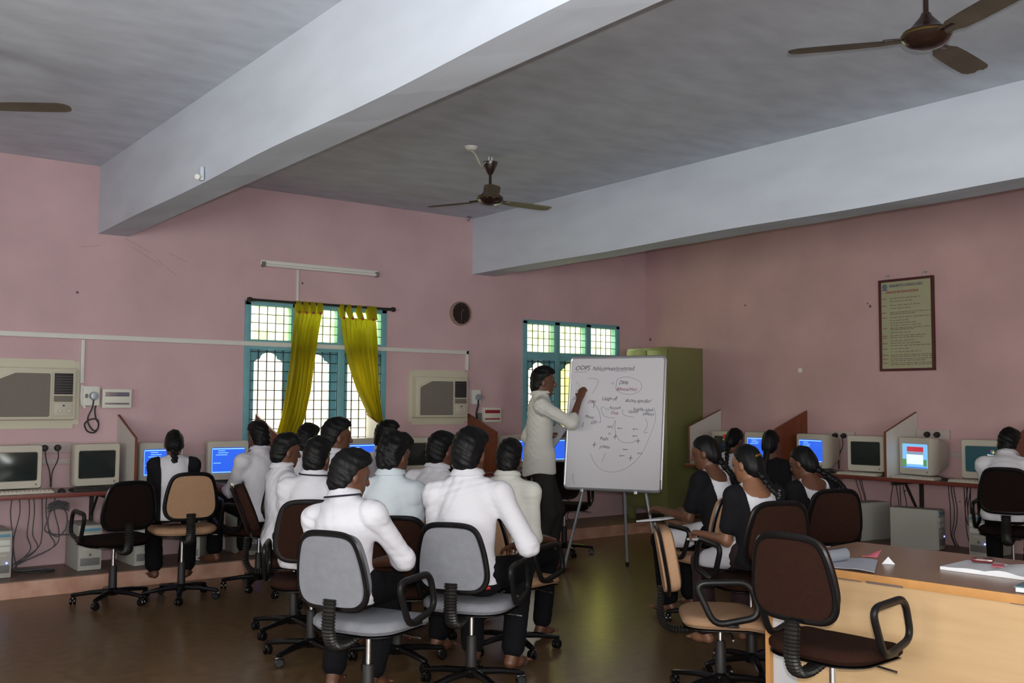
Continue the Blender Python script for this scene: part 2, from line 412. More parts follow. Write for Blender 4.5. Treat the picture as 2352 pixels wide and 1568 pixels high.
# curtain rod, curtains
hbox('curtain_rod', 'black curtain rod with knobs across the top of the larger window', 'curtain rod', [
    ('rod', MB().tube([(-5.285,-.085,2.453),(-3.755,-.085,2.453)], .013, 12), M['blackm']),
    ('finial', MB().lathe([(0,-.03),(.02,-.022),(.026,0),(.02,.022),(0,.03)], 14, Matrix.Translation((-5.29,-.085,2.453)) @ Matrix.Rotation(R(90),4,'Y')), M['blackm']),
    ('finial', MB().lathe([(0,-.03),(.02,-.022),(.026,0),(.02,.022),(0,.03)], 14, Matrix.Translation((-3.74,-.085,2.453)) @ Matrix.Rotation(R(90),4,'Y')), M['blackm']),
    ('bracket', MB().box((-5.24,-.045,2.453),(.02,.08,.03)), M['blackm']), ('bracket', MB().box((-3.80,-.045,2.453),(.02,.08,.03)), M['blackm'])], (0,0,0))
def curtain(label, prof, tabs, seed):
    # prof: (z, xl, xr) left/right edge at height
    t = empty('curtain', label, 'curtain', ((prof[0][1]+prof[0][2])/2, -.085, prof[-1][0])); o = t.location
    zs = np.array([p[0] for p in prof]); xl = np.array([p[1] for p in prof]); xr = np.array([p[2] for p in prof])
    b = bmesh.new(); nz, nx = 44, 60; rows = []
    for i in range(nz+1):
        z = zs[0]+(zs[-1]-zs[0])*i/nz
        a = np.interp(-z, -zs, xl); c = np.interp(-z, -zs, xr); row = []
        for j in range(nx+1):
            u = j/nx; f = min(1, i/6)
            y = f*(.028*math.sin(u*2*math.pi*6.5+seed+.5*math.sin(i*.12)) + .01*math.sin(u*31+i*.1))-.005
            row.append(b.verts.new((a+(c-a)*u-o.x, y, z-o.z)))
        rows.append(row)
    for A, B in zip(rows, rows[1:]):
        for j in range(nx): b.faces.new((A[j],A[j+1],B[j+1],B[j]))
    bmesh.ops.solidify(b, geom=b.faces[:], thickness=.003)
    m = MB(); m._merge(b); obj('cloth', m, M['curtain'], t)
    for (x, w, lx) in tabs:
        lp = MB(); z0 = zs[0]
        P = [(x-o.x, -.02, z0-.01-o.z), (lx-o.x, -.017, z0+.07-o.z), (lx-o.x, -.012, 2.470-o.z), (lx-o.x, .012, 2.470-o.z), (lx-o.x, .017, z0+.07-o.z), (x-o.x, .012, z0-.01-o.z)]
        bb = bmesh.new(); vv = [[bb.verts.new((p[0]-w/2, p[1], p[2])), bb.verts.new((p[0]+w/2, p[1], p[2]))] for p in P]
        for A, B in zip(vv, vv[1:]): bb.faces.new((A[0],A[1],B[1],B[0]))
        bmesh.ops.solidify(bb, geom=bb.faces[:], thickness=.003)
        lp._merge(bb); obj('tab', lp, M['curtain'], t)
        obj('tab_button', MB().lathe([(0,-.006),(.013,-.003),(.013,.003),(0,.006)], 10, Matrix.Translation((x-o.x,-.03,z0-.01-o.z)) @ Matrix.Rotation(R(90),4,'X')), M['redink'], t)
curtain('yellow green tab-top curtain on the left half of the black rod', [(2.37,-4.835,-4.545),(2.2,-4.84,-4.58),(1.88,-4.865,-4.62),(1.6,-4.905,-4.65),(1.35,-4.955,-4.70),(1.14,-5.02,-4.78),(.98,-5.05,-4.84)],
        [(-4.80,.06,-4.80),(-4.725,.06,-4.725),(-4.65,.06,-4.65),(-4.575,.06,-4.575)], 0)
curtain('yellow green curtain with gaping tabs on the right half of the black rod', [(2.34,-4.34,-3.945),(2.1,-4.295,-3.93),(1.88,-4.24,-3.918),(1.6,-4.13,-3.90),(1.35,-4.0,-3.865),(1.2,-3.96,-3.84),(1.0,-3.93,-3.82)],
        [(-4.32,.05,-4.335),(-4.22,.05,-4.255),(-4.11,.06,-4.14),(-3.985,.11,-3.995)], 2)
# wall clock
ck = empty('wall_clock', 'round dark wall clock with a thin pale rim between the two windows', 'clock', (-2.853,0,2.468), 0)
rx = Matrix.Rotation(R(90),4,'X')
obj('clock_case', MB().lathe([(.0,0),(.132,0),(.135,.02),(.13,.045),(.118,.045),(.116,.03),(0,.03)], 40, rx), M['gold'], ck)
ck.children[0].data.materials[0] = mat('clock_rim', (.38,.30,.24), .3, metal=.4)
obj('clock_face', MB().lathe([(0,.029),(.117,.029),(.117,.033),(0,.033)], 40, rx), M['clockf'], ck)
obj('hour_hand', MB().box((.012,-.036,.022),(.008,.003,.06),rot=(0,R(30),0)), M['brownink'], ck)
obj('minute_hand', MB().box((0,-.037,-.035),(.006,.003,.085)), M['brownink'], ck)
for k in range(12):
    a = R(30*k); obj('hour_mark', MB().box((.1*math.sin(a),-.035,.1*math.cos(a)),(.005,.003,.016),rot=(0,a,0)), M['brownink'], ck)
# air conditioners
def aircon(label, xr, zt, group=None):
    t = empty('air_conditioner', label, 'air conditioner', (xr-.675/2, 0, zt-.45), 0, 'window air conditioners'); W, Hh, D = .66, .43, .09
    sp = MB(); pw = .045
    for s_ in (-1,1): sp.box((s_*(W/2+pw/2), -.008, Hh/2+.01), (pw,.016,Hh+.1))
    sp.box((0,-.008,Hh+.03),(W,.016,.09)); sp.box((0,-.008,-.04),(W,.016,.07))
    obj('surround_board', sp, M['ac'], t, smooth=False)
    obj('casing', MB().box((0,-D/2,Hh/2),(W,D,Hh),.012), M['ac'], t)
    # sculpted front: intake grille, louvre, control panel
    gw = [(-.285,.025),(.115,.025),(.125,.035),(.125,.375),(.115,.385),(-.14,.385),(-.275,.325),(-.285,.31)]
    obj('front_frame', MB().prism([(-.30,.012),(.14,.012),(.14,.40),(-.15,.40),(-.30,.335)], .012, Matrix.Translation((0,-D-.012,0)), .003), M['ac'], t)
    obj('intake_grille', MB().prism(gw, .006, Matrix.Translation((0,-D-.017,0))), M['grill_ac'], t, smooth=False)
    obj('louvre', MB().box((.232,-D-.002,.30),(.145,.012,.175),.002), M['blackm'], t)
    lv = MB()
    for i in range(7): lv.box((.232,-D-.010,.23+.022*i),(.142,.008,.003),rot=(R(25),0,0))
    obj('louvre_slat', lv, M['pcdark'], t, smooth=False)
    obj('flap', MB().box((.232,-D-.004,.175),(.145,.012,.05),.003), M['grill_ac'], t)
    obj('control_panel', MB().box((.232,-D-.004,.085),(.145,.012,.11),.004), M['beige'], t)
    obj('knob', MB().lathe([(0,0),(.015,0),(.013,.015),(0,.015)],14,Matrix.Translation((.205,-D-.01,.075)) @ rx), M['ac'], t)
    obj('knob', MB().lathe([(0,0),(.015,0),(.013,.015),(0,.015)],14,Matrix.Translation((.27,-D-.01,.075)) @ rx), M['ac'], t)
    obj('indicator', MB().box((.235,-D-.012,.118),(.014,.006,.012)), M['blackm'], t)
aircon('beige window air conditioner in the pink wall, cropped by the photo edge', -6.80, 1.785)
aircon('beige window air conditioner in the pink wall between the two windows', -2.785, 1.785)
# AC sockets, breaker boxes
def acsocket(label, x, z, w, h, big):
    t = empty('power_socket', label, 'socket', (x,0,z))
    obj('socket_box', MB().box((0,-.025,0),(w,.05,h),.005), M['white'], t)
    obj('plug', MB().lathe([(0,0),(.034,0),(.036,.02),(.03,.05),(0,.055)],18,Matrix.Translation((.015,-.05,0)) @ rx), M['steel'], t)
    obj('rocker_switch', MB().box((-.04 if big else .05,-.053,0),(.022,.01,.035),.002), M['pcdark'], t)
    if big: obj('side_sleeve', MB().tube([(-.068,-.02,.09),(-.072,-.02,0),(-.066,-.02,-.07),(-.04,-.02,-.10)],.016,8), M['white'], t)
    return t
S1 = acsocket('white socket box with a round grey plug beside the cropped air conditioner', -6.672, 1.536, .135, .165, True)
S2 = acsocket('white socket box with a blue grey plug right of the air conditioner between the windows', -2.65, 1.555, .115, .16, False)
_c = MB().tube(smoothpath([(-6.655,-.06,1.53),(-6.66,-.05,1.44),(-6.69,-.04,1.36),(-6.685,-.03,1.30),(-6.64,-.025,1.24),(-6.605,-.03,1.26),(-6.61,-.03,1.33),(-6.67,-.03,1.335),(-6.715,-.03,1.295),(-6.69,-.03,1.235),(-6.63,-.03,1.225),(-6.60,-.03,1.29),(-6.625,-.03,1.345),(-6.635,-.03,1.42),(-6.62,-.03,1.47)],5),.0065,8)
obj('plug_cord', _c, M['cableb'], S1, (6.672,0,-1.536))
_c = MB().tube(smoothpath([(-2.635,-.06,1.54),(-2.63,-.05,1.46),(-2.645,-.04,1.38),(-2.63,-.03,1.30),(-2.65,-.03,1.25)],5),.010,8)
obj('plug_cord', _c, M['cableb'], S2, (2.65,0,-1.555))
one('wall_box', MB().box((-2.585,-.015,1.33),(.05,.03,.10),.004), M['pcdark'], 'small dark grey box left of the breaker box with red windows', 'box')
def breaker(label, x, z, w, h, mm):
    t = empty('breaker_box', label, 'breaker box', (x,0,z))
    obj('cover', MB().box((0,-.03,0),(w,.06,h),.006), M['db'], t)
    obj('breaker_window', MB().box((0,-.062,h*.22),(w*.82,.008,h*.22),.002), mm, t)
    obj('breaker_window', MB().box((0,-.062,-h*.27),(w*.82,.008,h*.09),.002), mm, t)
breaker('white breaker box with blue and brown windows beside the cropped air conditioner', -6.462, 1.515, .245, .165, M['dbblue'])
breaker('white breaker box with two red windows above the brown partition', -2.44, 1.36, .245, .165, M['dbred'])

# ------------------------------------------------------------------ desks
DZ, DR, DD = .765, .818, .56
def desk(name, label, axis, a0, a1, top):
    t = empty(name, label, 'desk', (0,0,0))
    L = a1-a0; c = (a0+a1)/2
    if axis == 'x':
        obj('desk_top', MB().box((c,-DD/2-.004,top-.0155),(L,DD-.008,.031),.002), M['desktop'], t, smooth=False)
        obj('edge_band', MB().box((c,-DD-.003,top-.0155),(L,.012,.033),.002), M['edge'], t)
    else:
        obj('desk_top', MB().box((-DD/2-.004,c,top-.0155),(DD-.008,L,.031),.002), M['desktop'], t, smooth=False)
        obj('edge_band', MB().box((-DD-.003,c,top-.0155),(.012,L,.033),.002), M['edge'], t)
    return t
db_ = desk('computer_desk', 'long red-edged computer desk along the window wall with steel legs', 'x', -10.6, -1.35, DZ)
for x in (-9.1,-7.9,-6.64,-5.5,-4.3,-3.1,-1.9):
    z0 = PB; lg = MB(); lg.box((x,-.030,(z0+DZ-.031)/2),(.03,.03,DZ-.031-z0-.002)); lg.box((x,-.26,DZ-.046),(.03,.47,.028)); lg.tube([(x,-.03,.52),(x,-.24,DZ-.04)],.011,8)
    obj('leg', lg, M['blackm'], db_, smooth=False)
dr_ = desk('computer_desk', 'long red-edged computer desk along the right wall under the framed notice', 'y', -11.8, -1.18, DR)
for y in (-1.35,-2.4,-3.745,-4.9,-6.2):
    z0 = PR; lg = MB(); lg.box((-.045,y,(z0+DR-.031)/2),(.03,.03,DR-.031-z0-.002)); lg.box((-.28,y,DR-.048),(.5,.03,.034)); lg.tube([(-.05,y,.40),(-.33,y,DR-.04)],.013,8)
    obj('leg', lg, M['blackm'], dr_, smooth=False)
# partitions
def partition(label, axis, p, z, dark, front=None):
    t = empty('desk_partition', label, 'partition', (p,0,z) if axis == 'x' else (0,p,z), 0, 'slanted desk partitions')
    hw, hf, d = .605, .42, front or .535
    poly = [(0.006,.002),(d,.002),(d,hf),(0.006,hw)]
    # profile runs out from the wall; thickness along the wall
    if axis == 'x': mt = Matrix(((0,1,0,-.009),(-1,0,0,0),(0,0,1,0),(0,0,0,1)))
    else: mt = Matrix(((-1,0,0,0),(0,1,0,-.009),(0,0,1,0),(0,0,0,1)))
    obj('panel', MB().prism(poly, .018, mt), M['redwood'] if dark else M['cream'], t, smooth=False)
    e = MB(); P = [(d,.002),(d+.004,.002),(d+.004,hf+.003),(.006,hw+.006),(.006,hw),(d,hf)]
    e.prism(P, .021, mt @ Matrix.Translation((0,-.0015,0)))
    obj('edge_band', e, M['redwood'], t, smooth=False)
for x, dk, lb in ((-6.43,False,'grey white slanted desk partition beside the dark monitor and the person in black sleeves'), (-5.172,True,'red brown slanted desk partition in front of the left curtain'),
                  (-3.99,False,'cream slanted desk partition against the right curtain'), (-2.73,True,'red brown slanted desk partition below the air conditioner by the clock'),
                  (-7.70,True,'red brown slanted desk partition on the window desk outside the frame')):
    if x > -7.6: partition(lb, 'x', x, DZ, dk)
for y, dk, lb in ((-1.225,False,'white slanted desk partition beside the green steel cupboard'), (-2.42,True,'red brown slanted desk partition on the right desk between two blue screens'),
                  (-3.68,False,'white slanted desk partition left of the monitor showing a dialog'), (-4.90,True,'red brown slanted desk partition behind the person at the photo edge')):
    partition(lb, 'y', y, DR, dk)

# ------------------------------------------------------------------ monitors
def make_screen(t, kind):
    W, Hh = .292, .222; z = .205; y = -.192
    base = {'off':M['scr_off'],'blue':M['scr'],'xp':M['scrsky'],'saver':M['scrdark']}[kind]
    # slightly bulged glass
    b = bmesh.new(); n = 10; g = []
    for j in range(n+1):
        r_ = []
        for i in range(n+1):
            u, v = i/n*2-1, j/n*2-1
            r_.append(b.verts.new((u*W/2, y-.006*(1-u*u)*(1-v*v)-.001, z+v*Hh/2)))
        g.append(r_)
    for A, B in zip(g, g[1:]):
        for i in range(n): b.faces.new((A[i],A[i+1],B[i+1],B[i]))
    m = MB(); m._merge(b); obj('screen', m, base, t)
    def q(mb, x0, x1, z0, z1): mb.box(((x0+x1)/2, y-.0095, z+(z0+z1)/2), (x1-x0, .002, z1-z0))
    if kind == 'blue':
        l = MB(); q(l, -.14,.14,.098,.106); q(l,-.14,.14,-.108,-.101); q(l,-.143,-.140,-.105,.10)
        rr = random.Random(5)
        for k in range(9):
            if rr.random() < .25: continue
            x0 = -.13+.02*rr.randint(0,2); q(l, x0, x0+rr.uniform(.03,.12), .082-.018*k, .087-.018*k)
        obj('screen_text', l, M['scrline'], t, smooth=False)
    elif kind == 'xp':
        l = MB(); q(l,-.085,.105,.040,.085); obj('screen_banner', l, M['scrred'], t, smooth=False)
        l = MB(); q(l,-.085,.105,.015,.038); obj('screen_strip', l, M['scrgrey'], t, smooth=False)
        l = MB(); q(l,-.09,.10,-.075,.013); obj('screen_dialog', l, M['scrwhite'], t, smooth=False)
        l = MB(); q(l,-.14,-.095,-.10,-.03); q(l,.105,.14,-.09,-.03); obj('screen_foliage', l, M['scrgreen'], t, smooth=False)
        l = MB(); q(l,-.143,.143,-.108,-.1); obj('screen_bar', l, M['scr'], t, smooth=False)
    elif kind == 'saver':
        for k,(dx,dz,mm) in enumerate(((0,.014,'scrred'),(.016,.014,'scrgreen'),(0,0,'scr'),(.016,0,'scryel'))):
            l = MB(); q(l,.075+dx,.089+dx,.055+dz,.067+dz); obj('screen_flag', l, M[mm], t, smooth=False)
        l = MB(); add_mesh(l, text_mesh('Windows', .022, Matrix.Translation((.045,y-.0095,z+.032)) @ rx)); obj('screen_logo', l, M['scrwhite'], t, smooth=False)
_mon = {}
def monitor(label, x, y, z, rz, kind):
    t = empty('computer_monitor', label, 'monitor', (x,y,z), rz, 'computer monitors on the desks')
    if not _mon:
        c = MB(); W, Hh = .365, .345; zc = .215
        # front shell with screen recess, tapering tube housing behind
        ring = lambda w,h,yy,zz: [(px,yy,zz+pz) for px,pz in rrect(w,h,.02,3)]
        b = bmesh.new(); secs = [(.292,.222,-.186,.205),(.302,.232,-.198,.205),(.355,.335,-.198,zc-.012),(W,Hh,-.188,zc-.012),(W,Hh,-.10,zc-.012),(.34,.31,-.07,zc-.01),(.28,.25,.05,zc),(.24,.22,.10,zc),(.20,.18,.11,zc)]
        rg = [[b.verts.new(p) for p in ring(*s_)] for s_ in secs]
        for A, B in zip(rg, rg[1:]):
            for i in range(len(A)): b.faces.new((A[i],A[(i+1)%len(A)],B[(i+1)%len(A)],B[i]))
        b.faces.new(rg[-1]); b.faces.new(rg[0])
        bmesh.ops.recalc_face_normals(b, faces=b.faces)
        c._merge(b); _mon['casing'] = c.mesh('casing')
        _mon['base'] = MB().lathe([(0,0),(.115,0),(.12,.006),(.10,.014),(.05,.02),(.045,.032),(0,.032)],28).mesh('base')
        _mon['btn'] = MB().lathe([(0,0),(.008,0),(.007,.005),(0,.005)],12,Matrix.Translation((.14,-.196,.062)) @ rx).mesh('button')
    link('casing', _mon['casing'], M['beige'], t); link('base', _mon['base'], M['pcdark'], t); link('power_button', _mon['btn'], M['pcdark'], t)
    make_screen(t, kind)
Z = DZ+.001
monitor('dark-screened computer monitor cropped by the left photo edge', -7.29,-.165, Z, 0, 'off')
monitor('dark-screened computer monitor left of the grey white partition', -6.70,-.165, Z, R(4), 'off')
monitor('blue-screened computer monitor in front of the person in black sleeves', -6.15,-.165, Z, R(-4), 'blue')
monitor('blue-screened computer monitor in front of the person left of the window', -5.545,-.165, Z, R(-8), 'blue')
monitor('blue-screened computer monitor seen between heads below the window', -4.23,-.165, Z, 0, 'blue')
monitor('dark-screened computer monitor behind the heads below the air conditioner', -3.60,-.165, Z, R(-5), 'off')
monitor('blue-screened computer monitor left of the standing person', -2.37,-.165, Z, 0, 'blue')
monitor('blue-screened computer monitor between the standing person and the whiteboard', -1.78,-.165, Z, R(-6), 'blue')
Z = DR+.001; q_ = R(-90)
monitor('dark-screened computer monitor behind the person with a red flower', -.18,-1.60, Z, q_, 'off')
monitor('blue-screened computer monitor partly hidden by a black-haired person', -.18,-2.06, Z, q_+R(6), 'blue')
monitor('blue-screened computer monitor right of the red brown partition', -.18,-2.75, Z, q_+R(-4), 'blue')
monitor('dark-screened computer monitor beside two black plugs on the right wall', -.19,-3.34, Z, q_+R(8), 'off')
monitor('computer monitor showing a red and white dialog window', -.20,-3.93, Z, q_+R(-12), 'xp')
monitor('dark computer monitor with a small floating logo', -.18,-4.50, Z, q_+R(5), 'saver')
# keyboards and mice
def keyboard(label, x, y, z, rz, m):
    t = empty('keyboard', label, 'keyboard', (x,y,z), rz, 'keyboards on the desks')
    obj('key_tray', MB().box((0,0,.010),(.42,.15,.018),.004), m, t)
    kb = MB()
    for r_ in range(5):
        for c_ in range(14): kb.box((-.185+.0285*c_,-.055+.0275*r_,.022),(.023,.021,.008))
    obj('keys', kb, m, t, smooth=False).__setitem__('kind','stuff')
keyboard('beige keyboard in front of the cropped dark monitor', -7.26,-.455, DZ+.001, 0, M['beige'])
keyboard('black keyboard below the dark monitor left of the grey partition', -6.70,-.46, DZ+.001, R(2), M['blackm'])
keyboard('beige keyboard on the right desk in front of the dark monitor by the plugs', -.46,-3.36, DR+.001, q_+R(2), M['beige'])
keyboard('beige keyboard on the right desk in front of the dialog monitor', -.47,-3.95, DR+.001, q_, M['beige'])
keyboard('beige keyboard on the right desk in front of the floating logo monitor', -.47,-4.50, DR+.001, q_, M['beige'])
def mouse(label, x, y, z, rz):
    t = empty('computer_mouse', label, 'mouse', (x,y,z), rz, 'mice on the desks')
    b = bmesh.new(); bmesh.ops.create_uvsphere(b, u_segments=16, v_segments=10, radius=1); bmesh.ops.scale(b, vec=(.03,.052,.032), verts=b.verts)
    for v in b.verts: v.co.z = max(v.co.z, 0)
    m = MB(); m._merge(b); obj('shell', m, M['blackm'], t)
    obj('wheel', MB().box((0,.028,.028),(.006,.02,.008),.002), M['pcdark'], t)
mouse('black mouse on the window desk beside the black keyboard', -6.98,-.47, DZ, 0)
mouse('black mouse on the right desk left of the keyboard by the plugs', -.47,-3.04, DR, q_)
mouse('black mouse on the right desk between the partition and the plugs keyboard', -.45,-3.625, DR, q_)
mouse('black mouse on the right desk right of the dialog monitor keyboard', -.48,-4.225, DR, q_)
# CPU towers
def tower(label, x, y, z, rz, led=True, h=.36):
    t = empty('computer_tower', label, 'computer', (x,y,z), rz, 'computer towers under the desks')
    obj('case', MB().box((0,0,h/2),(.18,.42,h),.005), M['pc'], t)
    obj('front_bezel', MB().box((0,-.216,h/2),(.176,.014,h-.006),.005), M['pc'], t)
    for k in range(2): obj('drive_bay', MB().box((0,-.224,h-.09-.05*k),(.15,.006,.04),.002), M['white'], t)
    obj('blue_strip', MB().box((0,-.224,h-.035),(.15,.006,.022),.002), M['pcblue'], t)
    obj('floppy_drive', MB().box((0,-.224,h-.19),(.11,.006,.022),.002), M['beige'], t)
    obj('front_grille', MB().box((0,-.224,.07),(.15,.005,.06),.002), M['pcdark'], t)
    obj('power_button', MB().lathe([(0,0),(.012,0),(.01,.006),(0,.006)],14,Matrix.Translation((.0,-.224,.125)) @ rx), M['pcdark'], t)
    if led: obj('led', MB().lathe([(0,0),(.008,0),(.006,.006),(0,.006)],10,Matrix.Translation((.055,-.224,.115)) @ rx), M['led'], t)
tower('grey computer tower with a blue light cropped by the left photo edge', -7.42,-.27, PB, 0)
tower('grey computer tower below the dark monitor behind the empty dark chair', -6.755,-.27, PB, 0, False)
tower('grey computer tower with a blue light left of the seated person', -6.33,-.28, PB, R(3))
tower('grey computer tower under the desk right of the seated person', -5.83,-.27, PB, R(-30), False)
tower('grey computer tower with a blue light under the desk near the window', -5.38,-.27, PB, 0)
tower('grey computer tower with a blue light behind the standing person', -2.12,-.27, PB, 0)
tower('grey computer tower under the right desk beside the brown chair back', -.27,-3.30, PR, q_+R(-8), False)
tower('grey computer tower turned side-on under the dialog monitor', -.40,-3.90, PR, R(12), True)
tower('grey computer tower with a blue light at the far end of the right desk', -.27,-4.53, PR, q_)
# wall sockets with black plugs and their cords
def plugset(label, loc, axis, n, drop, groups=None):
    t = empty('socket_strip', label, 'socket', loc, 0 if axis == 'x' else q_, 'socket strips behind the monitors')
    obj('plate', MB().box((0,-.012,0),(.33,.024,.09),.004), M['plate'], t)
    for k in range(n):
        x = -.05+.1*k
        p = MB().lathe([(0,0),(.026,0),(.028,.02),(.02,.045),(0,.05)],16,Matrix.Translation((x,-.024,0)) @ rx)
        pl = obj('plug', p, M['blackm'], t)
        c = MB().tube(smoothpath([(x,-.065,-.02),(x+.01-.01*k,-.06,-.10),(-.01+.02*k,-.06,-.20),(.0+.005*k,-.06,-drop)],6), .0045, 6)
        obj('plug_cord', c, M['cableb'], pl)
plugset('wall socket strip with two black plugs between the two dark monitors', (-6.975,0,1.10), 'x', 2, .325)
plugset('wall socket strip with two black plugs left of the right-wall dark monitor', (0,-2.845,1.175), 'y', 2, .345)
plugset('wall socket strip with two black plugs behind the dialog monitor', (0,-3.86,1.215), 'y', 2, .36)
plugset('wall socket strip with two black plugs right of the floating logo monitor', (0,-4.74,1.225), 'y', 2, .36)
plugset('wall socket strip with two black plugs beside the person with a red flower', (0,-1.83,1.15), 'y', 2, .32)
one('cable_trunking', MB().box((-4.3,-.010,.985),(9,.02,.05),.003), M['plate'], 'low greyish pink cable trunking behind the monitors on the window desk', 'cable cover')
one('cable_trunking', MB().box((-.010,-3.6,1.035),(.02,4.6,.05),.003), M['plate'], 'low greyish pink cable trunking behind the monitors on the right desk', 'cable cover')
# cables under the desks
def cables(spec, label, group, m):
    for pts, r in spec:
        o = one('computer_cable', MB().tube(smoothpath(pts,6), r, 6), m, label, 'cable', group=group)
rg = random.Random(3)
spec = []
for k in range(7):
    x = -7.30+.055*k+rg.uniform(-.01,.01); e = -7.28+.05*rg.random()
    spec.append(([(x,-.30+.015*k,DZ-.035),(x+rg.uniform(-.02,.02),-.28+.015*k,.60),(x+rg.uniform(-.05,.06),-.28+.015*k,.42),(x+rg.uniform(-.06,.08),-.28+.015*k,.30),(e,-.28+.015*k,.18),(e+.04,-.28+.015*k,PB+.012),(e+.2,-.28+.015*k,PB+.012)], .005))
cables(spec, 'thin dark cable trailing from the window desk to the platform beside the cropped tower', 'cables below the cropped monitor', M['cable'])
lp = []
for k in range(3):
    for i in range(17):
        a = i/16*2*math.pi; lp.append((-6.965+(.075+.008*k)*math.sin(2*a)*(1 if k%2 else .9), -.3-.01*k, .655+.03*math.sin(a+k)-.03*math.sin(2*a)**2))
for i in range(13):
    a = math.pi/2+i/12*2*math.pi*.98; lp.append((-6.965+.075*math.cos(a+math.pi/2+math.pi*.5)*-1, -.30, .52+.125*math.sin(a)))
one('tied_cable', MB().tube(lp, .006, 6), M['cable'], 'bunched grey cable tied in a bow with a long loop below the socket strip', 'cable')
one('computer_cable', MB().tube(smoothpath([(-7.03,-.28,.55),(-7.05,-.26,.45),(-6.98,-.25,.41),(-6.86,-.22,.395)],6), .005, 6), M['cable'], 'single grey cable curving from the tied bunch to the tower', 'cable')
spec = []
for y, n in ((-2.86,2),(-3.05,1),(-3.10,2),(-3.50,2),(-3.58,2),(-4.08,3),(-4.25,2),(-4.30,2),(-4.34,1)):
    for k in range(n):
        yy = y-.03*k; w = rg.uniform(-.06,.06)
        xo = -.03-.0115*len(spec); spec.append(([(xo-.03,yy,DR-.035),(xo-.02,yy+w*.4,.68),(xo,yy+w,.55),(xo,yy+w*.5,.42),(xo,yy-w,.30),(xo,yy-w*.6-.04,PR+.012)], .0042))
cables(spec, 'thin dark cable hanging below the right desk among its tangle', 'cables below the right desk', M['cableb'])
spec = []
for x in (-1.82,-1.77,-1.6,-1.52):
    w = rg.uniform(-.05,.05); spec.append(([(x,-.2,DZ-.035),(x+w,-.18,.55),(x-w,-.2,.40),(x+.12,-.2,.33),(x+.05,-.2,.2),(x+.1,-.2,PB+.012)], .0045))
cables(spec, 'thin dark cable under the desk behind the whiteboard stand', 'cables behind the whiteboard', M['cableb'])
# platform debris pipes: dark loop of cord on platform
one('computer_cable', MB().tube(smoothpath([(-7.22,-.40,PB+.012),(-7.1,-.44,PB+.012),(-7.02,-.42,PB+.012),(-7.0,-.36,PB+.012),(-7.1,-.33,PB+.012)],6), .008, 6), M['cableb'], 'thick black cable end lying on the platform beside the cropped tower', 'cable')

# ------------------------------------------------------------------ cupboard
cb = empty('steel_cupboard', 'tall olive green steel cupboard standing in the room corner behind the whiteboard', 'cupboard', (-.30,-.62,PB))
cw, cd, ch = .68, .58, 2.02
obj('body', MB().box((0.0,0,.13+(ch-.13)/2),(cd,cw,ch-.13),.006), M['olive'], cb)
for s_ in (-1,1):
    dn = obj('door', MB().box((-cd/2-.008,s_*cw/4,.13+(ch-.13)/2),(.016,cw/2-.012,ch-.19),.004), M['olive'], cb)
    for k in range(3): obj('door_rib', MB().box((-cd/2-.017,s_*cw/4,.55+.5*k),(.006,cw/2-.10,.02),.002), M['olive'], dn)
    obj('handle', MB().box((-cd/2-.03,s_*.04,1.05),(.03,.016,.12),.004), M['chrome'], dn)
for sx in (-1,1):
    for sy in (-1,1): obj('leg', MB().box((sx*(cd/2-.03),sy*(cw/2-.04),.065),(.06,.08,.13),.003), M['olive'], cb)

# ------------------------------------------------------------------ notice board
nb = empty('notice_board', 'framed printed notice hanging high on the right wall', 'notice', (-.02,-3.607,2.2815))
w, h = .582, .91
fr = MB()
for s_ in (-1,1): fr.box((0,s_*(w/2-.0125),0),(.03,.025,h),.003); fr.box((0,0,s_*(h/2-.0125)),(.03,w-.05,.025),.003)
obj('frame', fr, M['frame'], nb)
obj('sheet', MB().box((.0,0,0),(.008,w-.04,h-.04)), M['notice'], nb, smooth=False)
nm = Matrix(((0,0,-1,-.006),(-1,0,0,0),(0,1,0,0),(0,0,0,1)))   # text x -> -Y, y -> Z, normal -> -X
def ntext(name, s, size, x, z, m, xs=1.): 
    mb = MB(); add_mesh(mb, text_mesh(s, size, nm @ Matrix.Translation((x,z,0)), xs=xs)); return obj(name, mb, m, nb, smooth=False)
ntext('title_lettering', 'MADHIRA INSTITUTE OF TECHNOLOGY & SCIENCE', .040, -.175, .375, M['violet'], .385)
ntext('heading_lettering', 'ADVANCED DATA STRUCTURES AND ALGORITHMS LAB', .034, -.215, .315, M['redink'], .40)
em = MB(); em.lathe([(0,0),(.028,0),(.028,.001),(0,.001)],16, nm @ Matrix.Translation((-.225,.385,0))); em.box((-.007,.225,.352),(.002,.06,.012))
obj('emblem', em, mat('emblem_blue',(.12,.15,.20),.7), nb, smooth=False)
rows = [.265,.235,.195,.165,.125,.108,.075,.045,.02,-.005,-.03,-.045,-.075,-.105,-.125,-.155,-.18,-.205,-.235,-.265,-.295,-.312,-.335,-.352,-.375,-.392]
wk = [0,2,4,6,10,13,14,16,18,20,22,24]
rn = random.Random(11)
for i, z in enumerate(rows):
    x = -.17; end = .25-rn.random()*.22 if i not in (4,6,10,20,22,24) else .26
    tx = MB()
    while x < end:
        l = rn.uniform(.012,.05); tx.box((-.0065,-(x+l/2),z),(.001,l,.006)); x += l+rn.uniform(.006,.014)
    obj('line_lettering', tx, M['brownink'], nb, smooth=False)
tw = MB()
for n_, i in enumerate(wk): add_mesh(tw, text_mesh(f'Week {n_+1}', .018, nm @ Matrix.Translation((-.255,rows[i]-.006,0)), xs=.85))
obj('margin_lettering', tw, M['redink'], nb, smooth=False)
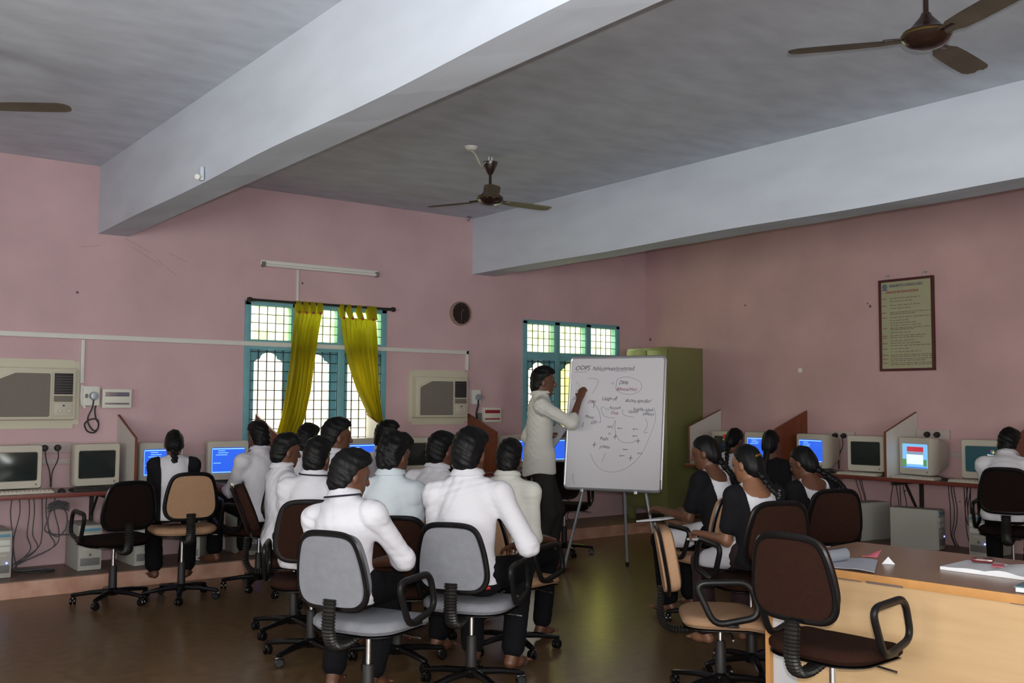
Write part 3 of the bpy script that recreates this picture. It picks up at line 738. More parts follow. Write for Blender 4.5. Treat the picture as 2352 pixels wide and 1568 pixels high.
for s_ in (-1,1):
    y = -s_*.20 if s_ < 0 else -.19
    hk = MB().tube([(.0,s_*.20,h/2-.005),(-.004,s_*.20,h/2+.03),(.018,s_*.20,h/2+.04)],.005,8); hk.box((.012,s_*.20,h/2+.042),(.016,.03,.012))
    obj('hook', hk, M['steel'], nb)
one('plaster_patch', MB().lathe([(0,0),(.028,0),(.026,.003),(0,.003)],18, Matrix.Translation((0,-2.34,1.86)) @ Matrix.Rotation(R(-90),4,'Y')), M['plaster'], 'small round pale plaster patch on the right wall left of the notice', 'patch')

# ------------------------------------------------------------------ ceiling fans
def fan(label, x, y, ang):
    t = empty('ceiling_fan', label, 'fan', (x,y,3.17), 0, 'ceiling fans')
    ht = H-3.17
    obj('canopy', MB().lathe([(0,ht-.15),(.018,ht-.15),(.03,ht-.13),(.058,ht-.07),(.062,ht-.045),(.058,ht-.045),(0,ht-.05)],24), M['fan'], t)
    obj('hanger', MB().tube([(-.015,0,ht-.05),(-.015,0,ht)],.006,8).tube([(.015,0,ht-.05),(.015,0,ht)],.006,8).tube([(-.015,0,ht-.045),(.015,0,ht-.045)],.006,8), M['white'], t)
    obj('down_rod', MB().tube([(0,0,.09),(0,0,ht-.13)],.012,12), M['fan'], t)
    obj('motor', MB().lathe([(0,.12),(.02,.12),(.03,.10),(.065,.06),(.075,.045),(.105,.03),(.11,.0),(.095,-.02),(.07,-.035),(.03,-.045),(0,-.046)],32), M['fan'], t)
    obj('motor_band', MB().lathe([(.107,.022),(.1115,.018),(.1115,.014),(.107,.010)],32), mat('fan_brass',(.16,.10,.03),.35,metal=.6), t)
    for a in ang:
        bl = MB(); b = bmesh.new(); prof = [(.10,.028),(.16,.040),(.20,.058),(.30,.064),(.45,.066),(.56,.064),(.595,.05),(.61,.02)]
        rows_ = []
        for r_, w_ in prof:
            tw_ = R(-7); rows_.append([b.verts.new((r_, s_*w_*math.cos(tw_), -.005+s_*w_*math.sin(tw_)-.012*(1-(s_)**2)*0+.006*(1-s_*s_))) for s_ in (-1,-.5,0,.5,1)])
        for A, B in zip(rows_, rows_[1:]):
            for j in range(4): b.faces.new((A[j],A[j+1],B[j+1],B[j]))
        bmesh.ops.solidify(b, geom=b.faces[:], thickness=.003); bl._merge(b)
        bo = obj('blade', bl, M['blade'], t, rot=(0,0,R(a)))
        obj('blade_arm', MB().box((.13,0,.004),(.12,.035,.008),.002), M['fan'], bo)
fan('brown three-blade ceiling fan between the two ceiling beams above the whiteboard', -4.17,-2.39, (116,236,356))
fan('large-looking brown ceiling fan at the top of the picture nearest the camera', -4.73,-6.58, (127,7,247))
fan('brown ceiling fan of which only one blade tip shows left of the wide beam', -8.08,-2.67, (-35,85,205))
ro = empty('ceiling_rose', 'small white ceiling rose wired to the fan between the two beams', 'ceiling rose', (-4.482,-2.559,H))
obj('rose_cover', MB().lathe([(0,-.03),(.03,-.03),(.052,-.012),(.055,0),(0,0)],24), M['white'], ro)
obj('wire', MB().tube(smoothpath([(0,0,-.028),(.06,.02,-.055),(.12,.05,-.11),(.17,.10,-.115),(.24,.15,-.065),(.28,.155,-.045)],5),.007,8), M['ac'], ro)
one('ceiling_hook', MB().tube([(0,0,0),(0,0,-.03),(-.012,0,-.05),(-.022,0,-.035)],.006,8).box((0,0,-.004),(.05,.03,.008),.002), M['pcdark'], 'small dark hook on the ceiling in the corner beside the second beam', 'hook', (-2.80,-.10,H-.002))
hk = empty('ceiling_lamp_holder', 'small white lamp holder on the lower edge of the wide ceiling beam', 'lamp holder', (-6.652,-2.59,2.975))
obj('holder_box', MB().box((-.012,0,0.02),(.024,.035,.09),.004), M['beam'], hk)
obj('holder', MB().tube([(-.02,0,0),(-.05,-.03,-.01)],.018,10), M['white'], hk)

# ------------------------------------------------------------------ whiteboard on its stand
wbang, lean = R(-60.8), R(9)
B0 = Vector((-2.985,-2.58,.733)); tx_ = Vector((math.cos(wbang),math.sin(wbang),0)); nn = Vector((-math.sin(wbang),math.cos(wbang),0))
upv = nn*math.sin(lean)+Vector((0,0,1))*math.cos(lean); out = tx_.cross(upv)   # toward the class
if out.dot(Vector((-1,-1,0))) < 0: out = -out
MBW = Matrix(((tx_.x,upv.x,out.x,B0.x),(tx_.y,upv.y,out.y,B0.y),(tx_.z,upv.z,out.z,B0.z),(0,0,0,1)))
wb = empty('whiteboard', 'white marker board covered in handwriting on a grey three-legged stand', 'whiteboard', (-2.87,-2.5,0))
def wobj(name, mb, m, parent=wb, smooth=True):
    me = mb.mesh(name, smooth, Matrix.Translation(-Vector(wb.location)) @ MBW); return link(name, me, m, parent)
bw, bh = .90, 1.20
brd = wobj('board', MB().prism([(p[0], p[1]+bh/2) for p in rrect(bw-.02,bh-.02,.02)], .016, Matrix(((1,0,0,0),(0,0,1,0),(0,-1,0,.0),(0,0,0,1)))), M['board'], smooth=False)
ring = [(p[0], p[1]+bh/2, -.006) for p in rrect(bw-.02,bh-.02,.035,5)]
wobj('board_frame', MB().tube(ring, .014, 8, closed=True, flat=(1,1.1)), M['alu'])
for x in (-.27,.22): wobj('clip', MB().box((x,-.005,.0),(.03,.03,.03),.004), M['alu'])
wobj('magnet_strip', MB().box((bw/2-.012,.06,.006),(.012,.10,.006),.001), M['blackm'])
def wob(me, x):
    for v in me.vertices:
        a, b = v.co.x, v.co.y; v.co.x += .0022*math.sin(b*95+x*40+a*30); v.co.y += .0026*math.sin(a*70+x*55)+.0014*math.sin(a*190+b*60)
    return me
def W(s, size, x, y, mb, shear=.35, xs=.9, rz=0): add_mesh(mb, wob(text_mesh(s, size*1.16, Matrix.Translation((x,y,.0012)) @ Matrix.Rotation(rz,4,'Z'), shear, xs=xs, ext=.0004), x+y))
def S(mb, pts, r=.0022): mb.tube(smoothpath([(p[0],p[1],.0012) for p in pts],5), r, 5)
tk, tl_, tr_ = MB(), MB(), MB()
W('OOPS', .052, -.40, 1.075, tk); W('Public/private/protected', .046, -.235, 1.07, tk, xs=.75)
S(tl_, [(-.40,1.055),(-.28,1.06)]); S(tl_, [(-.02,1.062),(.10,1.06)])
W('Data', .042, .02, .945, tk); W('Abstraction', .040, .0, .885, tr_, xs=.85); W('x)', .03, -.05, .945, tl_)
W('Usage off', .040, -.13, .80, tk, xs=.8); W('Access specifier/', .040, .09, .785, tk, xs=.75, rz=-.03)
W('Visibility labels', .034, .16, .71, tk, xs=.8, rz=-.05); W('Account', .034, -.06, .72, tk, xs=.8); W('Data', .034, -.04, .675, tr_)
W('Library', .034, .12, .69, tk, xs=.8, rz=-.05); W('addition', .034, .25, .67, tk, xs=.8, rz=-.03)
W('Data', .036, -.26, .775, tr_); W('OBJ', .034, -.41, .80, tk); W('data', .034, -.385, .87, tl_); W('Money', .032, -.28, .64, tk, xs=.8, rz=-.06); W('OX', .034, -.225, .585, tk)
W('nm', .034, -.07, .555, tk); W('n', .034, -.055, .49, tk)
W('Public', .036, -.13, .445, tk, xs=.8, rz=-.05); W('private', .036, -.13, .375, tk, xs=.8, rz=-.05)
for x, y in ((.03,.545),(.17,.54),(.17,.48),(.09,.36),(.06,.305),(.22,.33)): S(tk, [(x,y+.012),(x+.008,y),(x+.02,y+.008),(x+.045,y+.004)])
for x, y in ((-.18,.40),(.16,.29),(.01,.475),(.22,.44)): S(tk, [(x-.015,y),(x+.02,y+.004)]); S(tk, [(x,y-.02),(x+.003,y+.025)])
S(tl_, [(.0,.93),(.01,.99),(.10,1.01),(.21,.97),(.23,.90),(.15,.855),(.05,.865),(.0,.90),(.0,.94)])
S(tl_, [(.35,.74),(.37,.64),(.33,.50),(.25,.32),(.12,.20),(-.02,.165),(-.14,.21),(-.21,.32)], .0018)
S(tl_, [(.01,.62),(.01,.52),(.06,.44),(.15,.425),(.21,.45)]); S(tl_, [(.28,.64),(.30,.58),(.27,.52),(.31,.52)])
S(tl_, [(-.06,.71),(-.13,.74),(-.10,.66),(.0,.64)]); S(tl_, [(.07,.72),(.08,.67),(.18,.65)]); S(tl_, [(-.02,.54),(.0,.62)]); S(tl_, [(-.20,.63),(-.13,.60),(-.16,.72),(-.24,.80)])
S(tk, [(-.22,.80),(-.20,.77),(-.205,.73)]); S(tk, [(-.29,.60),(-.30,.56)]); S(tl_, [(-.07,.33),(-.1,.25)]); S(tl_, [(-.27,1.0),(-.17,.98),(-.22,.86)])
S(tl_, [(-.36,.14),(-.36,.08),(-.34,.05)])
wobj('handwriting', tk, M['ink'], brd, False); wobj('red_handwriting', tr_, M['inkr'], brd, False); wobj('drawn_lines', tl_, M['inkl'], brd, False)
ap = B0+upv*1.10-out*.045
for foot, nm_ in (((-3.197,-2.18,.0),'leg'), ((-2.722,-2.916,.0),'leg'), ((-2.501,-2.272,.0),'leg')):
    f = Vector(foot); l = Vector(wb.location); dx = (f-ap).normalized()
    if foot[0] == -2.501: a_ = ap-out*.03
    else: a_ = ap+tx_*(.05 if foot[1] < -2.5 else -.05)
    f2 = f+(a_-f).normalized()*.03; f2.z = max(f2.z,.03)
    lo = obj('leg', MB().tube([a_-l, f2-l], .013, 8, flat=(1,1)), M['steel'], wb)
    obj('rubber_foot', MB().tube([f2-l+Vector((0,0,.012)), f-l+Vector((0,0,.001))], .016, 10), M['rubber'], lo)

# ------------------------------------------------------------------ swivel chairs
_ch = {}
def chair_meshes():
    b = MB(); b.lathe([(0,.06),(.036,.06),(.045,.075),(.045,.10),(.03,.115),(0,.115)],20)
    for k in range(5):
        a = R(72*k); d = Vector((math.cos(a),math.sin(a),0))
        b.tube([d*.03+Vector((0,0,.088)), d*.15+Vector((0,0,.084)), d*.275+Vector((0,0,.068)), d*.285+Vector((0,0,.066))], .02, 8, flat=(1.0,.75), rr=[.027,.023,.018,.012])
    _ch['star_base'] = b.mesh('star_base')
    c = MB()
    for s_ in (-1,1): c.lathe([(0,-.009),(.022,-.009),(.027,-.005),(.027,.005),(.022,.009),(0,.009)],16, Matrix.Translation((0,s_*.013,.027)) @ Matrix.Rotation(R(90),4,'X'))
    c.tube([(0,0,.027),(0,0,.066)], .007, 8); c.box((0,0,.045),(.05,.016,.022),.006)
    _ch['caster'] = c.mesh('caster')
    _ch['column'] = MB().lathe([(0,.10),(.029,.10),(.030,.12),(.027,.27),(.023,.275),(0,.275)],18).mesh('column')
    _ch['gas_lift'] = MB().lathe([(0,.14),(.0135,.14),(.0135,.392),(0,.392)],14).mesh('gas_lift')
    _ch['mechanism'] = MB().box((0,-.02,.388),(.15,.22,.03),.006).tube([(0,0,.37),(0,0,.40)],.03,14).mesh('mechanism')
    _ch['lever'] = MB().tube([(.05,.02,.385),(.20,.03,.372),(.27,.03,.366)], .005, 8).mesh('lever')
    # seat cushion: rounded slab with waterfall front
    def slab(w, d, z0, z1, y0, r, drop):
        bm_ = bmesh.new(); n = 18; top = []; 
        out_ = rrect(w, d, r, 6)
        rings = [(.94,z0),(1.0,z0+(z1-z0)*.3),(1.0,z0+(z1-z0)*.62),(.95,z1-.006),(.86,z1),(.5,z1+.004)]
        R_ = []
        for s_, z in rings: R_.append([bm_.verts.new((x*s_, y*s_+y0, z-drop*max(0,(y*s_)/(d/2))**3 + .006*abs(x*s_/(w/2))**2.5)) for x, y in out_])
        for A, B in zip(R_, R_[1:]):
            for i in range(len(A)): bm_.faces.new((A[i],A[(i+1)%len(A)],B[(i+1)%len(A)],B[i]))
        bm_.faces.new(R_[0][::-1]); bm_.faces.new(R_[-1])
        bmesh.ops.recalc_face_normals(bm_, faces=bm_.faces)
        m = MB(); m._merge(bm_); return m
    _ch['seat'] = slab(.47,.45,.402,.458,.02,.13,.045).mesh('seat')
    _ch['seat_shell'] = slab(.462,.442,.388,.402,.02,.13,.030).mesh('seat_shell')
    # backrest outline: narrow rounded top, widest at a third, in XZ
    def outl(k=1.):
        pts = [(0,.0),(.12,.003),(.165,.02),(.192,.055),(.203,.11),(.200,.18),(.190,.26),(.176,.33),(.160,.385),(.135,.42),(.09,.438),(0,.443)]
        pts = [(x*.875,z*.735) for x,z in pts]; full = pts+[(-x,z) for x,z in pts[-2:0:-1]]
        sp = []
        n_ = len(full)
        for i in range(n_):
            p0,p1,p2,p3 = (Vector(full[(i+j-1)%n_]) for j in range(4))
            for q in range(3):
                t = q/3; sp.append(.5*((2*p1)+(p2-p0)*t+(2*p0-5*p1+4*p2-p3)*t*t+(3*p1-p0-3*p2+p3)*t**3))
        return [((p.x)*k, .1625+(p.y-.1625)*k) for p in sp]
    tilt = R(-9); c0 = Vector((0,-.268,.540))
    def place(x, y, z):
        y2 = y - .30*x*x*(-1) * -1 * -.9      # sides curl forward
        v = Vector((x, y2, z)); v.rotate(Euler((-tilt*-1*-1,0,0))); return v+c0
    def bslab(y0, ys, zs_k):
        bm_ = bmesh.new(); R_ = []
        for k_, y in zip(zs_k, ys): R_.append([bm_.verts.new(place(x, y, z)) for x, z in outl(k_)])
        for A, B in zip(R_, R_[1:]):
            for i in range(len(A)): bm_.faces.new((A[i],A[(i+1)%len(A)],B[(i+1)%len(A)],B[i]))
        for Rr, k_, y in ((R_[0], zs_k[0], ys[0]), (R_[-1], zs_k[-1], ys[-1])):
            inner = [bm_.verts.new(place(x, y, z)) for x, z in outl(k_*.5)]
            for i in range(len(inner)): bm_.faces.new((Rr[i],Rr[(i+1)%len(inner)],inner[(i+1)%len(inner)],inner[i]))
            cv = bm_.verts.new(place(0,y,.1625))
            for i in range(len(inner)): bm_.faces.new((inner[i],inner[(i+1)%len(inner)],cv))
        bmesh.ops.recalc_face_normals(bm_, faces=bm_.faces)
        m = MB(); m._merge(bm_); return m
    _ch['backrest'] = bslab(0, (-.026,.0,.030,.052,.062), (.965,.985,.99,.95,.84)).mesh('backrest')
    _ch['back_rim'] = MB().tube([place(x, -.008, z) for x, z in outl(1.0)], .013, 8, closed=True, flat=(.85,1.7)).mesh('back_rim')
    # ribbed bellows on the J shaped back bar
    path = smoothpath([(0,-.10,.375),(0,-.20,.355),(0,-.275,.37),(0,-.308,.43),(0,-.308,.50),(0,-.302,.575)], 10)
    _ch['back_bar'] = MB().tube(path, .03, 12, flat=(1.25,.7), rr=[.030 if i%2 else .024 for i in range(len(path))]).mesh('back_bar', smooth=False)
    for s_ in (-1,1):
        x = s_*.262
        loop = []
        P = [(-.155,.640),(.115,.650),(.165,.482),(-.06,.435)]
        n_ = 4
        for i in range(4):
            p = Vector(P[i]); a = Vector(P[i-1]); c_ = Vector(P[(i+1)%4]); rr_ = .06
            A_ = p+(a-p).normalized()*rr_; C_ = p+(c_-p).normalized()*rr_
            for q in range(6):
                t = q/5; loop.append((A_*(1-t)**2+p*2*t*(1-t)+C_*t*t))
        arm = MB().tube([(x, p.x, p.y) for p in loop], .0145, 10, closed=True, flat=(1,1.15))
        arm.box((s_*.235,.03,.43),(.05,.06,.012),.003)
        _ch['armrest' + ('_a' if s_ < 0 else '_b')] = arm.mesh('armrest')
chair_meshes()
_fab = {}
def chair(x, y, hd, fab, label, lift=0., base=0., group='swivel chairs', arms='LR', tilt=0, bl=0):
    t = empty('swivel_chair', label, 'chair', (x,y,0), R(hd-90), group)
    if fab not in _fab:
        _fab[fab] = {p: _ch[p].copy() for p in ('seat','backrest')}
    L = (0,0,lift)
    sb = link('star_base', _ch['star_base'], M['black'], t, rot=(0,0,R(base)))
    for k in range(5):
        a = R(72*k+base); o = link('caster', _ch['caster'], M['black'], t, (.27*math.cos(a), .27*math.sin(a), 0), (0,0,a+.8*k))
    link('column', _ch['column'], M['blackm'], t); link('gas_lift', _ch['gas_lift'], M['chrome'], t, L)
    link('mechanism', _ch['mechanism'], M['black'], t, L); link('lever', _ch['lever'], M['chrome'], t, L)
    link('seat', _fab[fab]['seat'], M[fab], t, L); link('seat_shell', _ch['seat_shell'], M['black'], t, L)
    br = link('backrest', _fab[fab]['backrest'], M[fab], t, L); link('back_rim', _ch['back_rim'], M['black'], br)
    br.location.z += bl
    if tilt: br.rotation_euler = (R(tilt),0,0); br.location = Vector((0,0,lift+bl))+Vector((0,-.29,.5))-Euler((R(tilt),0,0)).to_matrix() @ Vector((0,-.29,.5))
    link('back_bar', _ch['back_bar'], M['rubber'], t, L)
    for q, p in (('L','armrest_a'),('R','armrest_b')):
        if q in arms: link('armrest', _ch[p], M['tubeblk'], t, L)
    return t
CH = dict(
    c1=(-6.785,-1.26,94,'dark','empty dark brown swivel chair by the window desk beside the seated person',0.04,10,'swivel chairs','L'),
    c2=(-6.32,-1.395,82,'tan','tan swivel chair holding the person with black sleeves at the window desk',0.095,40,'swivel chairs','R'),
    c3=(-6.1,-2.91,-22,'brown','brown swivel chair turned side-on under the person at the left of the audience',0.045,25),
    c4=(-6.28,-3.545,60,'brown','brown swivel chair behind the left grey chair, under a person with a piped collar',0.02,18,'swivel chairs','L'),
    c5=(-6.6,-4.815,26,'grey','grey swivel chair with a thick black rim, left of the two grey chairs',0.05,20,'swivel chairs','R'),
    c6=(-5.881,-4.625,35,'grey','grey swivel chair under the broad-backed person, right of the two grey chairs',0.02,30),
    c7=(-5.95,-3.98,56,'brown','brown swivel chair seen between the two grey chairs',.0,20,'swivel chairs',''),
    c9=(-5.207,-4.10,15,'tan','tan swivel chair under the person nearest the standing person',.0,-28,'swivel chairs','R'),
    cM9=(-5.33,-3.42,13,'tan','tan swivel chair hidden behind the broad-backed person',.0,50,'swivel chairs',''),
    cM1=(-5.656,-1.28,106,'brown','brown swivel chair under the person typing left of the window',.03,0),
    cM3=(-5.49,-1.9,35,'brown','brown swivel chair at the back of the audience below the curtains',.02,0,'swivel chairs',''),
    cM5=(-5.585,-2.48,10,'brown','brown swivel chair under the person seen in profile before the window',.03,0,'swivel chairs',''),
    cM7=(-4.68,-1.62,0,'brown','brown swivel chair under the person before the cream partition',.02,0,'swivel chairs',''),
    cE=(-4.03,-1.08,95,'brown','empty brown swivel chair facing the dark monitor below the air conditioner',.06,0),
    cT=(-2.50,-1.37,40,'dark','dark swivel chair between the standing person and the whiteboard stand',.05,12),
    c10=(-4.9,-5.475,-42,'tan','empty tan swivel chair turned sideways at the table corner',-0.03,20,'swivel chairs','R'),
    c11=(-5.289,-6.425,5,'brown','large-looking empty brown swivel chair in front of the table',0.06,30),
    c12=(-4.44,-5.3,68,'brown','brown swivel chair under the person with a gold hair clip',0.085,36),
    c13=(-3.36,-4.92,64,'brown','brown swivel chair at the far table corner under the person with a thick braid',0.045,0),
    c14=(-3.69,-4.31,80,'tan','tan swivel chair under the person with a red ribbon on her braid',.02,0,'swivel chairs','L'),
    c15=(-1.03,-5.09,18,'dark','dark swivel chair at the right edge of the photo',0.085,0),
    cW2=(-1.45,-2.62,20,'dark','dark swivel chair under the person with a red flower at the right desk',0,0),
    cW3=(-1.80,-3.40,15,'dark','dark swivel chair under the long-haired person at the right desk',0,36))
for k, v in CH.items(): chair(*v, **{'c3':dict(tilt=12,bl=.06),'c4':dict(bl=.05),'c12':dict(bl=.02),'c13':dict(bl=.045),'c10':dict(bl=.02),'c11':dict(bl=.045),'c15':dict(bl=.06)}.get(k,{}))

# ------------------------------------------------------------------ figures (signed distance bodies)
def rc(a, b, ra, rb, flat=None):
    a = np.array(a, float); b = np.array(b, float); m = max(ra, rb)
    ba = b-a
    if flat is not None:
        n = np.array(flat[0], float); n /= np.linalg.norm(n); s = flat[1]; ba = ba + n*(s-1)*(ba@n)
    bb = float(ba@ba)+1e-9
    def fn(x, y, z):
        px, py, pz = x-a[0], y-a[1], z-a[2]
        if flat is not None:
            dn = (px*n[0]+py*n[1]+pz*n[2])*(s-1); px = px+n[0]*dn; py = py+n[1]*dn; pz = pz+n[2]*dn
        t = np.clip((px*ba[0]+py*ba[1]+pz*ba[2])/bb, 0, 1)
        return np.sqrt((px-t*ba[0])**2+(py-t*ba[1])**2+(pz-t*ba[2])**2)-(ra+(rb-ra)*t)
    return fn, np.minimum(a, b)-m, np.maximum(a, b)+m
def ell(c, r, Rm=None):
    c = np.array(c, float); r = np.array(r, float); Rm = np.eye(3) if Rm is None else np.array(Rm); m = r.max()
    def fn(x, y, z):
        px, py, pz = x-c[0], y-c[1], z-c[2]
        q = [px*Rm[0,i]+py*Rm[1,i]+pz*Rm[2,i] for i in range(3)]
        k0 = np.sqrt((q[0]/r[0])**2+(q[1]/r[1])**2+(q[2]/r[2])**2); k1 = np.sqrt((q[0]/r[0]**2)**2+(q[1]/r[1]**2)**2+(q[2]/r[2]**2)**2)+1e-6
        return k0*(k0-1)/k1
    return fn, c-m, c+m
def surfnet(F, o, h):
    S = F < 0; nx, ny, nz = F.shape
    c = np.zeros((nx-1,ny-1,nz-1), np.int8)
    for i in (0,1):
        for j in (0,1):
            for k in (0,1): c += S[i:nx-1+i, j:ny-1+j, k:nz-1+k]
    mk = (c > 0) & (c < 8); cells = np.argwhere(mk); idx = -np.ones(mk.shape, np.int64); idx[mk] = np.arange(len(cells))
    pos = np.zeros((len(cells),3)); cnt = np.zeros(len(cells)); cr = [(i,j,k) for i in (0,1) for j in (0,1) for k in (0,1)]
    val = {q: F[cells[:,0]+q[0], cells[:,1]+q[1], cells[:,2]+q[2]] for q in cr}
    for a in cr:
        for ax in range(3):
            if a[ax]: continue
            b = list(a); b[ax] = 1; b = tuple(b); va, vb = val[a], val[b]; m = (va < 0) != (vb < 0)
            t = np.where(m, va/np.where(m, va-vb, 1), 0)
            pt = np.tile(np.array(a, float), (len(cells),1)); pt[:,ax] += t
            pos[m] += pt[m]; cnt[m] += 1
    pos = (pos/np.maximum(cnt,1)[:,None]+cells)*h+o
    fs = []
    for ax in range(3):
        u, v = (ax+1)%3, (ax+2)%3
        sl = [slice(None)]*3; sl2 = [slice(None)]*3; sl[ax] = slice(0,-1); sl2[ax] = slice(1,None)
        A, B = S[tuple(sl)], S[tuple(sl2)]; g = np.argwhere(A != B)
        g = g[(g[:,u] > 0) & (g[:,v] > 0) & (g[:,u] < F.shape[u]-1) & (g[:,v] < F.shape[v]-1)]
        ins = A[g[:,0],g[:,1],g[:,2]]
        def cell(du, dv):
            q = g.copy(); q[:,u] += du; q[:,v] += dv; return idx[q[:,0],q[:,1],q[:,2]]
        f = np.stack([cell(-1,-1), cell(0,-1), cell(0,0), cell(-1,0)], 1)
        f[~ins] = f[~ins][:, ::-1]; fs.append(f)
    return pos, np.concatenate(fs)
def sdf_mesh(name, prims, h, k=.03, cuts=(), disp=None, relax=1):
    lo = np.min([p[1] for p in prims], 0)-3*h; hi = np.max([p[2] for p in prims], 0)+3*h
    n = np.ceil((hi-lo)/h).astype(int)+1
    ax = [(lo[i]+h*np.arange(n[i])).astype(np.float32) for i in range(3)]
    F = np.full(n, 1., np.float32)
    for p in prims:
        kk = p[3] if len(p) > 3 else k
        pad = kk+3*h
        i0 = np.maximum(((p[1]-pad-lo)/h).astype(int), 0); i1 = np.minimum(((p[2]+pad-lo)/h).astype(int)+2, n)
        X, Y, Z = ax[0][i0[0]:i1[0],None,None], ax[1][None,i0[1]:i1[1],None], ax[2][None,None,i0[2]:i1[2]]
        d = p[0](X, Y, Z).astype(np.float32); sl = tuple(slice(i0[i], i1[i]) for i in range(3)); f = F[sl]
        hh = np.clip(.5+.5*(f-d)/kk, 0, 1)
        F[sl] = f*(1-hh)+d*hh-kk*hh*(1-hh)
    X, Y, Z = ax[0][:,None,None], ax[1][None,:,None], ax[2][None,None,:]
    if disp is not None: F = F+disp(X, Y, Z).astype(np.float32)
    for c in cuts: F = np.maximum(F, c(X, Y, Z).astype(np.float32))
    F[0] = F[-1] = 1; F[:,0] = F[:,-1] = 1; F[:,:,0] = F[:,:,-1] = 1
    v, f = surfnet(F, lo, h)
    me = bpy.data.meshes.new(name); me.from_pydata(v.tolist(), [], f.tolist()); me.update()
    me.polygons.foreach_set('use_smooth', [True]*len(me.polygons))
    if relax:
        b = bmesh.new(); b.from_mesh(me)
        for _ in range(relax): bmesh.ops.smooth_vert(b, verts=b.verts, factor=.5, use_axis_x=True, use_axis_y=True, use_axis_z=True)
        # drop specks
        b.to_mesh(me); b.free()
    return me
def nrm(v): v = np.array(v, float); return v/np.linalg.norm(v)
def rotm(rx=0, ry=0, rz=0): return np.array(Euler((R(rx),R(ry),R(rz)),'XYZ').to_matrix())
def ik(a, b, l1, l2, hint):
    a, b = np.array(a, float), np.array(b, float); d = b-a; L = np.linalg.norm(d); u = d/L
    if L > (l1+l2)*.999: L = (l1+l2)*.999; b = a+u*L
    x = (l1*l1-l2*l2+L*L)/(2*L); r = math.sqrt(max(l1*l1-x*x, 0)); h = np.array(hint, float); h = h-u*(h@u); h = nrm(h)
    return a+u*x+h*r, b
def folds(seed, amp):
    rr = np.random.RandomState(seed); D = [nrm(rr.randn(3)+np.array((0,0,1.2))) for _ in range(3)]; E = [nrm(rr.randn(3)) for _ in range(3)]; ph = rr.rand(3)*6
    def f(x, y, z):
        s = 0
        for d, e, p, w in zip(D, E, ph, (46,64,80)):
            q = x*d[0]+y*d[1]+z*d[2]; t = x*e[0]+y*e[1]+z*e[2]
            s = s+(np.abs(np.sin(q*w+1.6*np.sin(t*15+p)+p))**.7-.62)*np.clip(.35+.9*np.sin(t*11+2*p), 0, 1)
        return -s*amp
    return f
_seed = [0]
LAST = {}
def hand(W, fd, pn, curl, thumb_side, s=1., pinch=False):
    # W wrist, fd forearm/hand direction, pn palm normal (palm side), thumb_side +-1 along side axis
    fd = nrm(fd); pn = nrm(np.array(pn)-fd*np.dot(pn, fd)); sd = np.cross(fd, pn)*thumb_side
    P = []; K = W+fd*.085*s
    P.append((*rc(W, W+fd*.03*s, .024*s, .028*s, (pn,1.45)), .015))
    P.append((*rc(W+fd*.03*s, K-fd*.012*s, .034*s, .036*s, (pn,2.1)), .012))
    for i, (off, ln) in enumerate(((.030,.90),(.010,1.),(-.010,.94),(-.029,.76))):
        p = K+sd*off*s*.95-fd*.006*abs(i-1)*s; a = 0; d = fd; r = .0088*s
        for j, l in enumerate((.042,.026,.020)):
            a += R(curl*(1.0 if j else .8)*(1+.12*i)); d = fd*math.cos(a)+pn*math.sin(a); q = p+d*l*ln*s
            P.append((*rc(p, q, r, r*.92), .004)); p = q; r *= .92
    p = W+fd*.028*s+sd*.026*s; d = nrm(fd*.75+sd*.65+pn*.25)
    for j, l in enumerate((.040,.030,.024)):
        q = p+d*l*s; P.append((*rc(p, q, .0125*s if j == 0 else .0098*s, .0095*s), .006)); p = q; d = nrm(d+fd*.25+pn*(.55 if pinch else .3)-sd*(.35 if pinch else .15))
    return P
